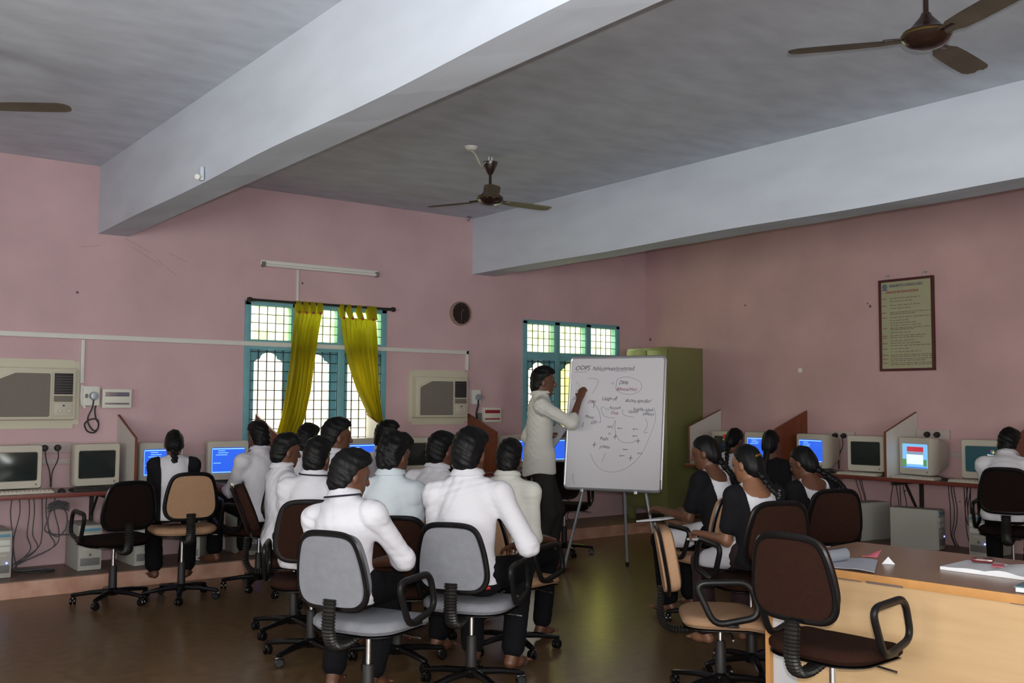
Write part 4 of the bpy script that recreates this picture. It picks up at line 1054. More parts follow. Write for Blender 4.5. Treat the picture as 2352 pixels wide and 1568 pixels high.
def person(label, x, y, hd, seat=None, s=1., lean=4, side=0, twist=0, head=(0,0,0), py=-.055, RH=None, LH=None, RF=None, LF=None,
           style='m', tk_=None, cut=-.088, skin='skin', shirt='shirt', bottom='trouser', top=None, z=0., curl=28, sleeves=1., feet=True, h=.009, group=None,
           rpn=(0,0,-1), lpn=(0,0,-1), braid=None, piping=False, knee_out=.06, belt=None, hem=None, rpinch=False, hsc=1., hairk=1., relbow=None, neckcut=False, cuffs=None, flower=None, clip=None, fluff=0.):
    _seed[0] += 1; sd_ = _seed[0]
    stand = seat is None
    A = np.array
    P0 = A((0, 0, .93*s)) if stand else A((0, py, seat+.136)); tk = 1. if stand else (tk_ or .86)
    L1, L2 = R(lean*.75), R(lean*1.25); sr = R(side)
    d0 = nrm((math.sin(sr), math.sin(L1), math.cos(L1))); d1 = nrm((math.sin(sr), math.sin(L2), math.cos(L2)))
    Mid = P0+d0*.25*s*tk; NB = Mid+d1*.265*s*tk
    tz = R(twist); sx = A((math.cos(tz), math.sin(tz), 0)); sx = nrm(sx-d1*(sx@d1)); fw = nrm(np.cross(d1, sx))
    hx = A((1,0,0)); f0 = A((0,1,0)); f0 = nrm(f0-d0*(f0@d0))
    fem = style == 'f'; sw = (.150 if fem else .172)*s
    ShR, ShL = NB-d1*.068*s+sx*sw, NB-d1*.068*s-sx*sw
    HR = rotm(head[1], head[2], head[0])   # columns: right, forward, up
    hu = HR[:,2]; hf = HR[:,1]; hr_ = HR[:,0]
    HC = NB+d1*.075*s+hu*.065*s+hf*.018*s
    def hp(v): return HC+HR@(A(v)*s)
    # arms and legs
    lu, lf = .285*s, .255*s
    RHt = A(RH) if RH is not None else P0+A((.15,.27,.06))*s; LHt = A(LH) if LH is not None else P0+A((-.15,.27,.06))*s
    ER, WR = ik(ShR, RHt, lu, lf, relbow if relbow is not None else (.05,-.7,-.7)); EL, WL = ik(ShL, LHt, lu, lf, (-.05,-.7,-.7))
    HipR, HipL = P0+A((.088,.01,-.02))*s, P0+A((-.088,.01,-.02))*s
    lift_ = 0 if stand else max(0, seat-.458)*1.05
    if stand:
        AR = A(RF) if RF is not None else A((.10,-.03,.085)); AL = A(LF) if LF is not None else A((-.10,.02,.085))
        KR, AR = ik(HipR, AR, .43*s, .425*s, (.1,1,0)); KL, AL = ik(HipL, AL, .43*s, .425*s, (-.1,1,0))
    else:
        AR = A(RF) if RF is not None else A((.13,.34,.09)); AL = A(LF) if LF is not None else A((-.13,.32,.09))
        AR = AR+A((0,0,lift_)); AL = AL+A((0,0,lift_))
        KR, AR = ik(HipR, AR, .45*s, .44*s, (knee_out*2,.6,1)); KL, AL = ik(HipL, AL, .45*s, .44*s, (-knee_out*2,.6,1))
    b = []
    # head
    b += [(*ell(hp((0,-.008,.015)), A((.073,.093,.104))*s, HR), .02), (*ell(hp((0,.022,-.055)), A((.056,.066,.062))*s, HR), .03), (*ell(hp((0,.055,-.092)), A((.026,.026,.022))*s, HR), .025),
          (*rc(hp((0,.086,.012)), hp((0,.104,-.024)), .009*s, .0135*s), .012), (*ell(hp((0,.082,-.056)), A((.022,.011,.010))*s, HR), .008), (*ell(hp((0,.074,.030)), A((.05,.014,.012))*s, HR), .02),
          (*ell(hp((.075,-.008,-.012)), A((.010,.020,.031))*s, HR), .006), (*ell(hp((-.075,-.008,-.012)), A((.010,.020,.031))*s, HR), .006)]
    nr = .046 if fem else .054
    b += [(*rc(NB-d1*.03*s, hp((0,-.02,-.06)), nr*1.12*s, nr*s), .03)]
    # trunk
    ti = 1.
    b += [(*rc(P0+d0*.02, Mid, .128*s*ti, .118*s*ti, (f0,1.35)), .06), (*rc(Mid, NB-d1*.12*s, .118*s, .128*s, (fw,1.42)), .06),
          (*rc(ShR, ShL, .043*s, .043*s), .03), (*rc(NB, ShR, .038*s, .040*s), .03), (*rc(NB, ShL, .038*s, .040*s), .03)]
    for Sh, E_, W_ in ((ShR,ER,WR),(ShL,EL,WL)):
        b += [(*rc(Sh, E_, .043*s, .036*s), .025), (*rc(E_, W_, .037*s, .024*s), .02)]
    for Hp, Kn, An, sg in ((HipR,KR,AR,1),(HipL,KL,AL,-1)):
        b += [(*rc(Hp, Kn, .078*s, .052*s), .05), (*rc(Kn, An, .05*s, .034*s), .03)]
        ft = nrm(A((sg*.25, 1, 0))) if not stand else nrm(A((sg*.2,1,0)))
        zz = An[2]
        if feet:
            hl = An+A((0,0,-.052))-ft*.03; toe = An+A((0,0,-.066))+ft*.13*s
            b += [(*rc(hl, An+A((0,0,-.058))+ft*.06, .030*s, .030*s), .03), (*rc(An+A((0,0,-.058))+ft*.05, toe, .033*s, .020*s, ((0,0,1),1.35)), .03), (*rc(An, hl, .034*s, .028*s), .02)]
            for q in range(5):
                side_ = nrm(np.cross(ft, (0,0,1)))*(.028-.014*q)*sg*s*-1; tp = toe+side_
                b += [(*rc(tp, tp+ft*(.032-.004*q)*s, .0105*s if q == 0 else .008*s, .008*s), .004)]
    b += hand(WR, WR-ER, rpn, curl, 1 if np.cross(nrm(WR-ER), nrm(rpn))@A((-1,0,0)) > 0 else -1, s*hsc, rpinch)
    LAST.update(WR=WR, ER=ER, WL=WL, EL=EL)
    b += hand(WL, WL-EL, lpn, curl, 1 if np.cross(nrm(WL-EL), nrm(lpn))@A((1,0,0)) > 0 else -1, s)
    me = sdf_mesh('person', b, h*.8 if h > .007 else h, .03, relax=0 if h <= .006 else 1)
    root = link('person', me, M[skin]); root.location = (x,y,z); root.rotation_euler = (0,0,R(hd-90))
    tag(root, label, 'person', group)
    for sg in (-1,1):
        eb = MB(); c = hp((sg*.031,.0745,.008)); eb.lathe([(0,-.011),(.008,-.008),(.011,0),(.008,.008),(0,.011)],10,Matrix.Translation(c)); obj('eye', eb, M['eye'], root)
    # hair
    hx_, hz_ = (([-.105,-.06,-.02,.03,.055,.085,.11]), ([-.055,-.042,-.022,-.005,.03,.086,.14])) if not fem else ([-.12,-.06,-.02,.03,.05,.08,.11], [-.04,-.03,-.012,.016,.035,.07,.12])
    def facecut(X, Y, Z_):
        px, py_, pz = X-HC[0], Y-HC[1], Z_-HC[2]
        lx = (px*HR[0,0]+py_*HR[1,0]+pz*HR[2,0])/s; ly = (px*HR[0,1]+py_*HR[1,1]+pz*HR[2,1])/s; lz = (px*HR[0,2]+py_*HR[1,2]+pz*HR[2,2])/s
        wob = .006*np.sin(lx*90+sd_)
        return np.maximum(ly-np.interp(lz+wob, hx_, hz_), -(.108 if not fem else .10)-lz+.004*np.sin(lx*70))*s*.9
    rr = np.random.RandomState(sd_); q1, q2 = rr.rand(2)*6
    def hdisp(X, Y, Z_): return (.0022+fluff)*np.sin(X*75+q1+2*np.sin(Z_*33))*np.sin(Y*68+q2+2*np.sin(X*31))+.002*np.sin(Z_*160+X*90)
    hh = [ell(hp((0,-.014,.022)), A((.082,.102,.114))*s*(1+.04*(hairk-1)*5), HR), (*ell(hp((0,-.045,-.045)), A((.069,.066,.068))*s, HR), .03), (*ell(hp((.01,.035,.085)), A((.055,.05,.036))*s*hairk, HR), .05)]
    if fem: hh = [ell(hp((0,-.012,.020)), A((.080,.102,.110))*s, HR), (*ell(hp((0,-.062,-.035)), A((.062,.056,.068))*s, HR), .03)]
    link('hair', sdf_mesh('hair', hh, .006, .03, (facecut,), hdisp if not fem else (lambda X,Y,Z_: .0015*np.sin(X*160)+0*Y+0*Z_)), M['hair'], root)
    if braid:
        pts = [hp((0,-.095,-.07))]+[A(p) for p in braid]; P_ = smoothpath([tuple(p) for p in pts], 7); bb = []
        for i, p in enumerate(P_):
            f = i/(len(P_)-1); o = A((.009*(1 if i%2 else -1),0,0))*(1-f*.5); bb.append((*ell(A(p)+o, A((.020,.017,.020))*(1.15-.5*f)), .006))
        link('braid', sdf_mesh('braid', bb, .005, .006), M['hair'], root)
        if flower == 'end':
            e = A(P_[-1]); link('ribbon', sdf_mesh('ribbon', [(*ell(e, (.024,.016,.018)), .01), (*ell(e+A((.012,0,-.014)), (.016,.012,.014)), .01)], .005, .01), M['red'], root)
        if clip and 'silver' in clip:
            e = A(P_[-3]); cl = MB()
            for q in range(4): cl.lathe([(0,-.010),(.010,0),(0,.010)],8,Matrix.Translation(Vector(e+A((.006*(q%2),-.012,-.02+.013*q)))))
            obj('hair_clip', cl, M['silver'], root)
    if flower == 'head':
        e = hp((-.05,-.10,.0)); pr = [(*ell(e+A((.014*math.cos(q),.006,.014*math.sin(q))), (.014,.010,.014)), .006) for q in (0,1.3,2.5,3.8,5)]
        link('flower', sdf_mesh('flower', pr, .004, .006), M['red'], root)
        e2 = hp((-.065,-.09,-.005)); link('flower_bud', sdf_mesh('flower_bud', [(*rc(e2+A((0,0,.022)), e2+A((-.008,-.01,-.022)), .007, .005), .005)], .004, .005), M['paper'], root)
    if clip and 'gold' in clip:
        e = hp((-.012,-.112,.040)); obj('hair_clip', MB().box(tuple(e),(.05,.012,.012),.004,rot=(0,R(-12),R(head[0]))).lathe([(0,-.01),(.01,0),(0,.01)],8,Matrix.Translation(Vector(e)+Vector((.012,-.006,0)))).lathe([(0,-.01),(.01,0),(0,.01)],8,Matrix.Translation(Vector(e)+Vector((-.012,-.006,0)))), M['gold'], root)
    # clothing
    c = [(*rc(NB-d1*.06*s, NB+d1*.015*s, .070*s, .062*s), .03)] if not fem else []
    if stand:
        for q_h in (HipR, HipL): c += [(*rc(q_h+A((0,0,.05)), q_h-A((0,0,.10)), .120*s, .114*s), .05)]
    c += [(*rc(P0+d0*.00, Mid, .142*s, .136*s, (f0,1.32)), .06), (*rc(Mid, NB-d1*.12*s, .136*s, (.140 if fem else .146)*s, (fw,1.36)), .06),
          (*rc(ShR, ShL, (.056 if not fem else .048)*s, (.056 if not fem else .048)*s), .03), (*rc(NB, ShR, (.047 if not fem else .042)*s, (.052 if not fem else .046)*s), .03), (*rc(NB, ShL, (.047 if not fem else .042)*s, (.052 if not fem else .046)*s), .03)]
    skc = []
    if fem and top: sleeves = .5
    for Sh, E_, W_ in ((ShR,ER,WR),(ShL,EL,WL)):
        if sleeves >= .99:
            e1 = E_+(W_-E_)*(sleeves-1.0)
            if sleeves == 1.: e1 = E_+(W_-E_)*.18
            c += [(*rc(Sh, E_, .055*s, .052*s), .045), (*rc(E_, e1, .054*s, .046*s), .03)]
            skc.append((e1, nrm(W_-E_), .046*s))
        else:
            c += [(*rc(Sh, Sh+(E_-Sh)*sleeves, .048*s, .048*s), .03)]
    if stand: c += [(*rc(P0-A((0,0,(hem or .10))), P0+A((0,0,.06)), .186*s, .165*s, ((0,1,0),1.30)), .04)]
    else:
        c += [(*rc(P0+A((.05,-.01,-.03)), P0+A((-.05,-.01,-.03)), .128*s, .128*s, ((0,1,0),1.05)), .04)]
    if not fem:
        # collar stand
        for q in range(12):
            a = q/12*2*math.pi; a2 = (q+1)/12*2*math.pi
            cp = lambda t: NB+d1*(.032+.006*math.cos(t))*s+sx*.060*s*math.sin(t)-fw*.060*s*math.cos(t)-fw*.004
            c += [(*rc(cp(a), cp(a2), .015*s, .015*s), .012)]
    cuts = []
    if not stand:
        zc = P0[2]+cut
        cuts.append(lambda X,Y,Z_: (zc-Z_)+0*X+0*Y)
    else:
        zc2 = P0[2]-(hem or .10); cuts.append(lambda X,Y,Z_: (zc2-.02-.05*np.cos(X*9+1)*0-Z_)+.02*np.sin(Y*14+X*8))
    if fem and neckcut:
        nc = NB-fw*.075*s-d1*.015*s
        cuts.append(lambda X,Y,Z_: -(np.sqrt(((X-nc[0])/1.25)**2+(Y-nc[1])**2+((Z_-nc[2])/1.0)**2)-.088*s))
    cl = 'kurta' if fem else 'shirt'
    so = link(cl, sdf_mesh(cl, c, h, .04, cuts, folds(sd_, .0055 if not fem else .003)), M[shirt], root)
    if not fem:
        cb_ = bmesh.new(); rows_c = []
        for rr_, zz_ in ((.060,.058),(.068,.056),(.080,.034),(.091,.012)):
            rows_c.append([cb_.verts.new(tuple(NB+d1*(zz_+.010*math.cos(t_)+.022*(1-math.cos(t_))*(1.0 if zz_ < .04 else .3))*s+sx*rr_*1.0*s*math.sin(t_)-fw*rr_*.98*s*math.cos(t_)-fw*.004)) for t_ in np.linspace(-2.75,2.75,25)])
        for A_, B_ in zip(rows_c, rows_c[1:]):
            for j_ in range(24): cb_.faces.new((A_[j_],A_[j_+1],B_[j_+1],B_[j_]))
        bmesh.ops.recalc_face_normals(cb_, faces=cb_.faces); bmesh.ops.solidify(cb_, geom=cb_.faces[:], thickness=.003)
        mc_ = MB(); mc_._merge(cb_); obj('collar', mc_, M[shirt], so)
    if piping:
        pts = [tuple(NB+d1*(.010+.010*math.cos(t)+.024*(1-math.cos(t)))*s+sx*.0935*s*math.sin(t)-fw*.0925*s*math.cos(t)-fw*.004) for t in np.linspace(-1.7,1.7,19)]
        obj('collar_piping', MB().tube(pts, .005, 6), M['collar_line'], so)
    if belt:
        pts = [tuple(P0+A((.165*s*math.sin(t), -.118*s*math.cos(t)+.005, -.066))) for t in np.linspace(-1.0,1.0,13)]
        obj('waistband', MB().tube(pts, .010, 8, flat=(1,1.2)), M['red'], root)
    if cuffs:
        for (e1, dd, r_) in skc: pass
    if fem and top:
        # black open vest: sides, shoulders and short sleeves; back centre left open
        v = [(*rc(P0+d0*.02, Mid, .154*s, .148*s, (f0,1.26)), .06), (*rc(Mid, NB-d1*.12*s, .148*s, .152*s, (fw,1.30)), .06), (*rc(ShR, ShL, .061*s, .061*s), .03)]
        for Sh, E_ in ((ShR,ER),(ShL,EL)): v += [(*rc(Sh, Sh+(E_-Sh)*.68, .062*s, .061*s), .03), (*rc(NB-d1*.012, Sh, .055*s, .060*s), .03)]
        v += [(*rc(P0+A((.05,-.01,-.03)), P0+A((-.05,-.01,-.03)), .136*s, .136*s, ((0,1,0),1.05)), .04)]
        def vcut(X, Y, Z_):
            px, py_, pz = X-Mid[0], Y-Mid[1], Z_-Mid[2]
            lx = px*sx[0]+py_*sx[1]+pz*sx[2]; ly = px*fw[0]+py_*fw[1]+pz*fw[2]
            up_ = pz
            half = .105*s+.06*np.clip(up_-.05,0,.2)
            slab = np.maximum(np.abs(lx)-half, ly-.03)          # back opening
            slab2 = np.maximum(np.abs(lx)-.03, -ly)             # front opening
            zt = Z_-(NB[2]-.02)
            return np.maximum(-slab, -slab2)
        def vz(X, Y, Z_): return (zc-Z_)+0*X+0*Y
        link('vest', sdf_mesh('vest', v, h, .04, (vcut, vz), folds(sd_+50,.002)), M[top], root)
    # trousers / skirt
    t = []
    t += [(*rc(HipR, HipL, .094*s, .094*s), .04)]
    wd = .062 if not fem else .075
    for Hp, Kn, An in ((HipR,KR,AR),(HipL,KL,AL)):
        end = Kn+(An-Kn)*(.93 if feet else .98)
        t += [(*rc(Hp, Kn, .088*s, .070*s), .05), (*rc(Kn, end, .068*s, wd*s), .03)]
    tc_ = []
    bo = link('trousers', sdf_mesh('trousers', t, h, .04, tc_, folds(sd_+99, .003)), M[bottom], root)
    if fem and not stand:
        lp_ = [(*rc(HipR+A((0,.02,.015)), KR+A((.01,-.10,.02)), .092*s, .078*s), .05), (*rc(HipL+A((0,.02,.015)), KL+A((-.01,-.10,.02)), .092*s, .078*s), .05), (*rc((HipR+HipL)/2+A((0,.05,.02)), (KR+KL)/2+A((0,-.12,.02)), .08*s, .06*s), .05)]
        zs_ = seat+.012
        link('kurta_skirt', sdf_mesh('kurta_skirt', lp_, h, .04, (lambda X,Y,Z_: (zs_-Z_)+0*X+0*Y,), folds(sd_+7,.003)), M[shirt], root)
    return root
def seated(label, ch, **k):
    c = CH[ch]; dx = k.pop('dx', 0.); dy = k.pop('dy', 0.); hd = c[2]+k.pop('turn',0); k.setdefault('group', 'seated people'); a = R(hd)
    return person(label, c[0]+dx*math.sin(a)+dy*math.cos(a), c[1]-dx*math.cos(a)+dy*math.sin(a), hd, .462+c[5], **k)
#PEOPLE
seated('person in white with a black vest leaning over the window desk, hair tied back', 'c2', style='f', s=0.9, lean=24, head=(0,-26,0), shirt='shirt', top='vest', bottom='trouser', braid=[(0,.0,1.03),(.01,.02,.98),(.02,.03,.92)], RH=(.14,.42,.80), LH=(-.14,.42,.80), h=.011, RF=(.12,.30,.09), LF=(-.12,.34,.09), dx=-0.07, turn=-8)
seated('person in a white shirt typing at the blue screen left of the curtained window', 'cM1', s=1.02, lean=12, turn=-4, side=3, head=(0,-6,0), LH=(-.14,.44,.80), RH=(.14,.44,.80), h=.011, RF=(.13,.40,.22), LF=(-.13,.44,.22), curl=18)
seated('person in a white shirt sitting side-on at the left of the audience', 'c3', s=0.91, lean=1, turn=2, twist=12, head=(16,-8,0), h=.009, dy=-0.04, LF=(-.12,.42,.09))
seated('person at the back of the audience, only his hair showing below the curtains', 'cM3', s=1.0, lean=4, head=(0,-4,0), h=.011, dx=-0.05)
seated('person in a white shirt with dark piping under the collar behind the grey chair', 'c4', s=0.95, lean=8, head=(12,-6,0), piping=True, h=.009, LF=(-.05,.29,.09), RF=(.16,.28,.09), turn=-36, twist=16, knee_out=0.02)
seated('person seen in profile looking right before the curtained window', 'cM5', s=1.06, lean=2, turn=12, twist=-10, head=(-30,-4,0), h=.008)
seated('person in a white shirt with black collar piping slouching in the left grey chair', 'c5', s=0.98, lean=9, side=-5, turn=10, twist=-10, head=(-36,-14,0), piping=True, RH=(.04,.27,.70), LH=(-.10,.28,.66), h=.007, RF=(.0,.30,.09), LF=(-.2,.28,.09), relbow=(1,-.1,-.5), py=-.03, dx=-0.12, tk_=0.74)
seated('person before the cream partition with just the crown of his head visible', 'cM7', s=1.02, lean=4, head=(-20,-6,0), h=.011)
seated('bushy-haired person in a pale blue shirt sitting between the two grey chairs', 'c7', s=1.02, lean=5, turn=-28, head=(-10,-10,0), shirt='shirt2', h=.008, hairk=1.25, fluff=.004, dx=-0.05)
seated('person in a white shirt leaning on his elbow behind the broad-backed person', 'cM9', s=1.0, lean=10, turn=8, side=4, head=(-12,-4,0), h=.010, hairk=1.15, dx=-0.05)
seated('broad-backed person in a white shirt and red waistband in the right grey chair', 'c6', s=1.05, lean=6, side=-2, turn=2, head=(-8,-6,0), RH=(.20,.22,.72), LH=(-.15,.26,.70), belt=True, h=.008, hairk=1.2, RF=(.14,.34,.09), LF=(-.10,.36,.09), relbow=(.6,-.3,-.7), py=-.055, dx=-0.01, cut=-0.055)
seated('person in a white shirt in the tan chair nearest the standing person', 'c9', s=0.96, lean=9, turn=14, head=(10,-10,0), shirt='shirt3', h=.009, RF=(.10,.34,.09), LF=(-.12,.38,.09), RH=(.18,.24,.64), LH=(-.12,.28,.66), dx=-0.05)
seated('person in a black vest over white with a red ribbon ending her braid', 'c14', style='f', s=0.95, lean=12, turn=12, head=(26,-14,0), top='vest', bottom='trouser', neckcut=True, braid=[(.03,-.10,1.03),(.08,-.115,.97),(.11,-.12,.93)], flower='end', h=.009, RH=(.12,.34,.72), LH=(-.16,.34,.74), dx=0.085)
seated('person at the right desk with a red flower tucked in her hair', 'cW2', style='f', s=.96, lean=8, head=(-20,-22,0), top='vest', flower='head', braid=[(0,-.13,1.0),(0,-.14,.9)], h=.011)
seated('person with loose black hair sitting before a blue screen at the right desk', 'cW3', style='f', s=0.95, lean=4, head=(0,-4,0), shirt='vest', bottom='trouser', braid=[(0,-.12,1.02),(0,-.14,.92),(0,-.15,.84)], h=.011, dx=-0.03)
seated('person with a gold hair clip and black vest over white, sitting nearest the table', 'c12', style='f', s=0.88, lean=12, turn=6, head=(20,-12,0), top='vest', bottom='maroon', skin='skinl', neckcut=True, clip='silver gold', braid=[(.04,-.105,1.03),(.07,-.125,.99)], h=.008, RH=(.12,.30,.74), LH=(-.18,.26,.74), dx=0.03, tk_=0.8)
seated('person with a thick braid over her shoulder beside the far table corner', 'c13', style='f', s=0.89, lean=14, turn=8, head=(24,-20,0), top='vest', bottom='trouser', neckcut=True, braid=[(.05,-.11,1.02),(.11,-.13,.97),(.15,-.15,.91)], h=.009, dx=0.03, side=-3, tk_=0.79)
seated('person in a white shirt at the right edge of the photo facing the desk', 'c15', s=0.98, lean=26, head=(-10,-18,0), RH=(.14,.40,.90), LH=(-.14,.40,.90), h=.010, py=-.03, dx=-0.05)
# standing man writing on the board
TX, TY, TH = -3.346, -2.023, -35
tc = math.cos(R(TH)); ts = math.sin(R(TH))
def tloc(wx, wy, wz):
    dx, dy = wx-TX, wy-TY; return (dx*ts-dy*tc, dx*tc+dy*ts, wz)
person('standing person in an untucked white shirt writing on the whiteboard', TX, TY, TH, None, s=1.065, lean=1, head=(4,-6,0), shirt='shirt3', bottom='trouser2', RH=tloc(-3.075,-2.262,1.535), LH=(-.21,.18,1.20), RF=(.09,-.06,.09), LF=(-.09,.10,.09), h=.0055, curl=52, rpinch=True, hsc=1.15, hem=.11, sleeves=1.22, rpn=(-.72,.62,-.25), lpn=(.3,.2,.9), relbow=(.5,.1,-1), group=None)
ntb = empty('notebook', 'thin dark notebook held open in the left hand of the standing person', 'notebook', (-3.095,-1.94,1.19), 0, rot=(R(60),R(20),R(TH-60)))
obj('cover', MB().box((0,0,0),(.17,.235,.006),.002), M['pcdark'], ntb); obj('pages', MB().box((.0,0,.006),(.16,.225,.006)), M['paper2'], ntb, smooth=False)
_w = LAST['WR']+nrm(LAST['WR']-LAST['ER'])*.105; _c, _s = math.cos(R(TH-90)), math.sin(R(TH-90))
_pd = (Vector((.873,.488,0))*.30-Vector((.80,-.60,0))*.62+Vector((0,0,.70))).normalized()
_pp = Vector((TX+_w[0]*_c-_w[1]*_s, TY+_w[0]*_s+_w[1]*_c, float(_w[2])))-_pd*.01
mk = empty('marker_pen', 'small white marker pen in the raised hand of the standing person', 'pen', tuple(_pp), 0, rot=tuple(_pd.to_track_quat('Z','Y').to_euler()))
obj('barrel', MB().lathe([(0,0),(.006,0),(.007,.01),(.007,.10),(.005,.11),(0,.11)],12), M['white'], mk); obj('cap', MB().lathe([(0,-.02),(.005,-.02),(.0075,0),(.0075,.004),(0,.004)],12), M['pcblue'], mk)

# ------------------------------------------------------------------ table in the foreground
tb = empty('teacher_table', 'wooden table with a pale plywood front and brown laminate top at the photo corner', 'table', (-4.985,-5.825,0), R(-84))
# local: x along the front edge (away to the right), y to the right-hand wall
TLn, TD, TZ = 2.1, .93, .742
def tbx(c, s_, bev=0): return MB().box(c, s_, bev)
obj('table_top', tbx((TLn/2,TD/2,TZ-.012),(TLn,TD,.024),.002), M['tabletop'], tb, smooth=False)
obj('edge_band', tbx((TLn/2,-.004,TZ-.019),(TLn,.010,.038),.002), M['tedge'], tb)
obj('side_panel', tbx((.012,TD/2,(TZ-.024)/2),(.024,TD-.02,TZ-.026)), M['tedge'], tb, smooth=False)
obj('side_panel', tbx((TLn-.012,TD/2,(TZ-.024)/2),(.024,TD-.02,TZ-.026)), M['tedge'], tb, smooth=False)
obj('back_board', tbx((.10,.045,(TZ-.03)/2),(.15,.012,TZ-.032)), M['greywhite'], tb, smooth=False)
obj('front_panel', tbx(((TLn+.175)/2,.012,(TZ-.036)/2+.001),(TLn-.175,.016,TZ-.040)), M['ply'], tb, smooth=False)
ch_ = MB()
rn = random.Random(9)
ch_.box((.62,-.006,TZ-.036),(.17,.012,.010),.003); ch_.box((.44,-.006,TZ-.038),(.14,.012,.006),.002); ch_.box((.30,-.006,TZ-.039),(.10,.012,.004),.001); ch_.box((1.3,-.006,TZ-.038),(.3,.012,.003),.001)
obj('chipped_edge', ch_, M['brownink'], tb)
# papers and book
def sheet(name, label, cat, poly, m, z, curlf=None, th=.002):
    o = empty(name, label, cat, (*poly[0], z)); p0 = Vector((*poly[0],0)); mb = MB(); b = bmesh.new(); n = 14; g = []
    A, B, C_, D_ = (Vector((*p,0)) for p in poly)
    for i in range(n+1):
        u = i/n; r_ = []
        for j in range(n+1):
            v = j/n; p = (A*(1-u)+B*u)*(1-v)+(D_*(1-u)+C_*u)*v
            r_.append(b.verts.new(p-p0+Vector((0,0,th+(curlf(u,v) if curlf else 0)))))
        g.append(r_)
    for a_, b_ in zip(g, g[1:]):
        for j in range(n): b.faces.new((a_[j],a_[j+1],b_[j+1],b_[j]))
    bmesh.ops.recalc_face_normals(b, faces=b.faces); bmesh.ops.solidify(b, geom=b.faces[:], thickness=th); mb._merge(b); return o, mb
Tz = TZ+.001
o, mb = sheet('paper_stack', 'stack of grey papers with a curled corner on the near end of the table', 'papers', [(-4.92,-6.39),(-4.95,-6.06),(-4.63,-6.0),(-4.60,-6.20)], M['paper2'], Tz, lambda u,v: .004+.004*math.sin(u*7))
obj('sheets', mb, M['paper2'], o)
cur = MB(); cb2 = bmesh.new(); rw = []
for i in range(13):
    a = R(-30+20*i); rw.append([cb2.verts.new((0.0-.035*0+.20*t_, .27-.030*math.sin(a)+.02, .036-.030*math.cos(a))) for t_ in (0,.5,1)])
for A_, B_ in zip(rw, rw[1:]):
    for j in range(2): cb2.faces.new((A_[j],A_[j+1],B_[j+1],B_[j]))
bmesh.ops.solidify(cb2, geom=cb2.faces[:], thickness=.002); cur._merge(cb2)
obj('curled_sheet', cur, M['paper2'], o, label='rolled-over paper sheet')
o, mb = sheet('pink_card', 'pink card sticking out behind the grey papers on the table', 'card', [(-4.53,-6.07),(-4.51,-6.14),(-4.46,-6.13),(-4.47,-6.06)], M['pink'], Tz, lambda u,v: .002+.03*v*u)
obj('card', mb, M['pink'], o)
one('paper_fold', MB().prism([(-.03,0),(.03,0),(0,.035)], .012, None, .001), M['paper'], 'small folded white paper tent right of the grey papers', 'paper', (-4.62,-6.27,Tz), (R(-4),0,R(-55)))
bk = empty('open_book', 'open book with a phone on it lying on the table', 'book', (-4.40,-6.68,Tz), R(-85))
def page(side):
    b = bmesh.new(); g = []; n = 12
    for i in range(n+1):
        u = i/n; zt = .016+.012*math.sin(min(u*1.4,1)*math.pi)*(1 if side > 0 else .35)
        g.append([b.verts.new((side*u*.20, v_, zt*(1-.1*u))) for v_ in (-.14,.14)] + [b.verts.new((side*u*.20, v_, 0)) for v_ in (.14,-.14)])
    for A_, B_ in zip(g, g[1:]):
        for j in range(4): b.faces.new((A_[j],A_[(j+1)%4],B_[(j+1)%4],B_[j]))
    b.faces.new(g[0]); b.faces.new(g[-1]); bmesh.ops.recalc_face_normals(b, faces=b.faces); m = MB(); m._merge(b); return m
obj('pages', page(-1), M['paper'], bk); obj('pages', page(1), M['paper'], bk)
obj('red_mark', MB().box((-.01,.03,.024),(.05,.10,.002),rot=(0,0,R(20))), M['pink'], bk)
ph = empty('mobile_phone', 'maroon mobile phone lying on the open book', 'phone', (-4.33,-6.575,Tz+.021), R(20))
obj('phone_body', MB().box((0,0,.011),(.048,.095,.020),.008), M['phone'], ph); obj('phone_screen', MB().box((0,.015,.0215),(.036,.04,.002),.0005), M['scr_off'], ph); obj('keypad', MB().box((0,-.025,.0215),(.034,.03,.002),.0005), M['blackm'], ph)
b2 = empty('book', 'blue covered book at the very edge of the photo on the table', 'book', (-4.72,-7.03,Tz), R(-80))
obj('pages', MB().box((0,0,.012),(.15,.21,.018)), M['paper'], b2, smooth=False); obj('cover', MB().box((0,.0,.024),(.16,.22,.005),.001), mat('blue_cover',(.13,.21,.26),.5), b2)
# notebooks on people' laps
lapn = empty('notebook', 'open notebook on the lap of the person with a red ribbon', 'notebook', (-3.76,-3.93,.675), R(5), rot=(R(-8),0,R(10)))
obj('pages', MB().box((0,0,0),(.30,.21,.012),.002), M['paper'], lapn); obj('cover', MB().box((0,0,-.008),(.31,.22,.004),.001), M['blackm'], lapn)
lapn = empty('notebook', 'open notebook on the lap of the person with a gold hair clip', 'notebook', (-4.35,-4.98,.70), R(5), rot=(R(-6),0,R(-14)))
obj('pages', MB().box((0,0,0),(.30,.21,.012),.002), M['paper'], lapn); obj('cover', MB().box((0,0,-.008),(.31,.22,.004),.001), M['blackm'], lapn)

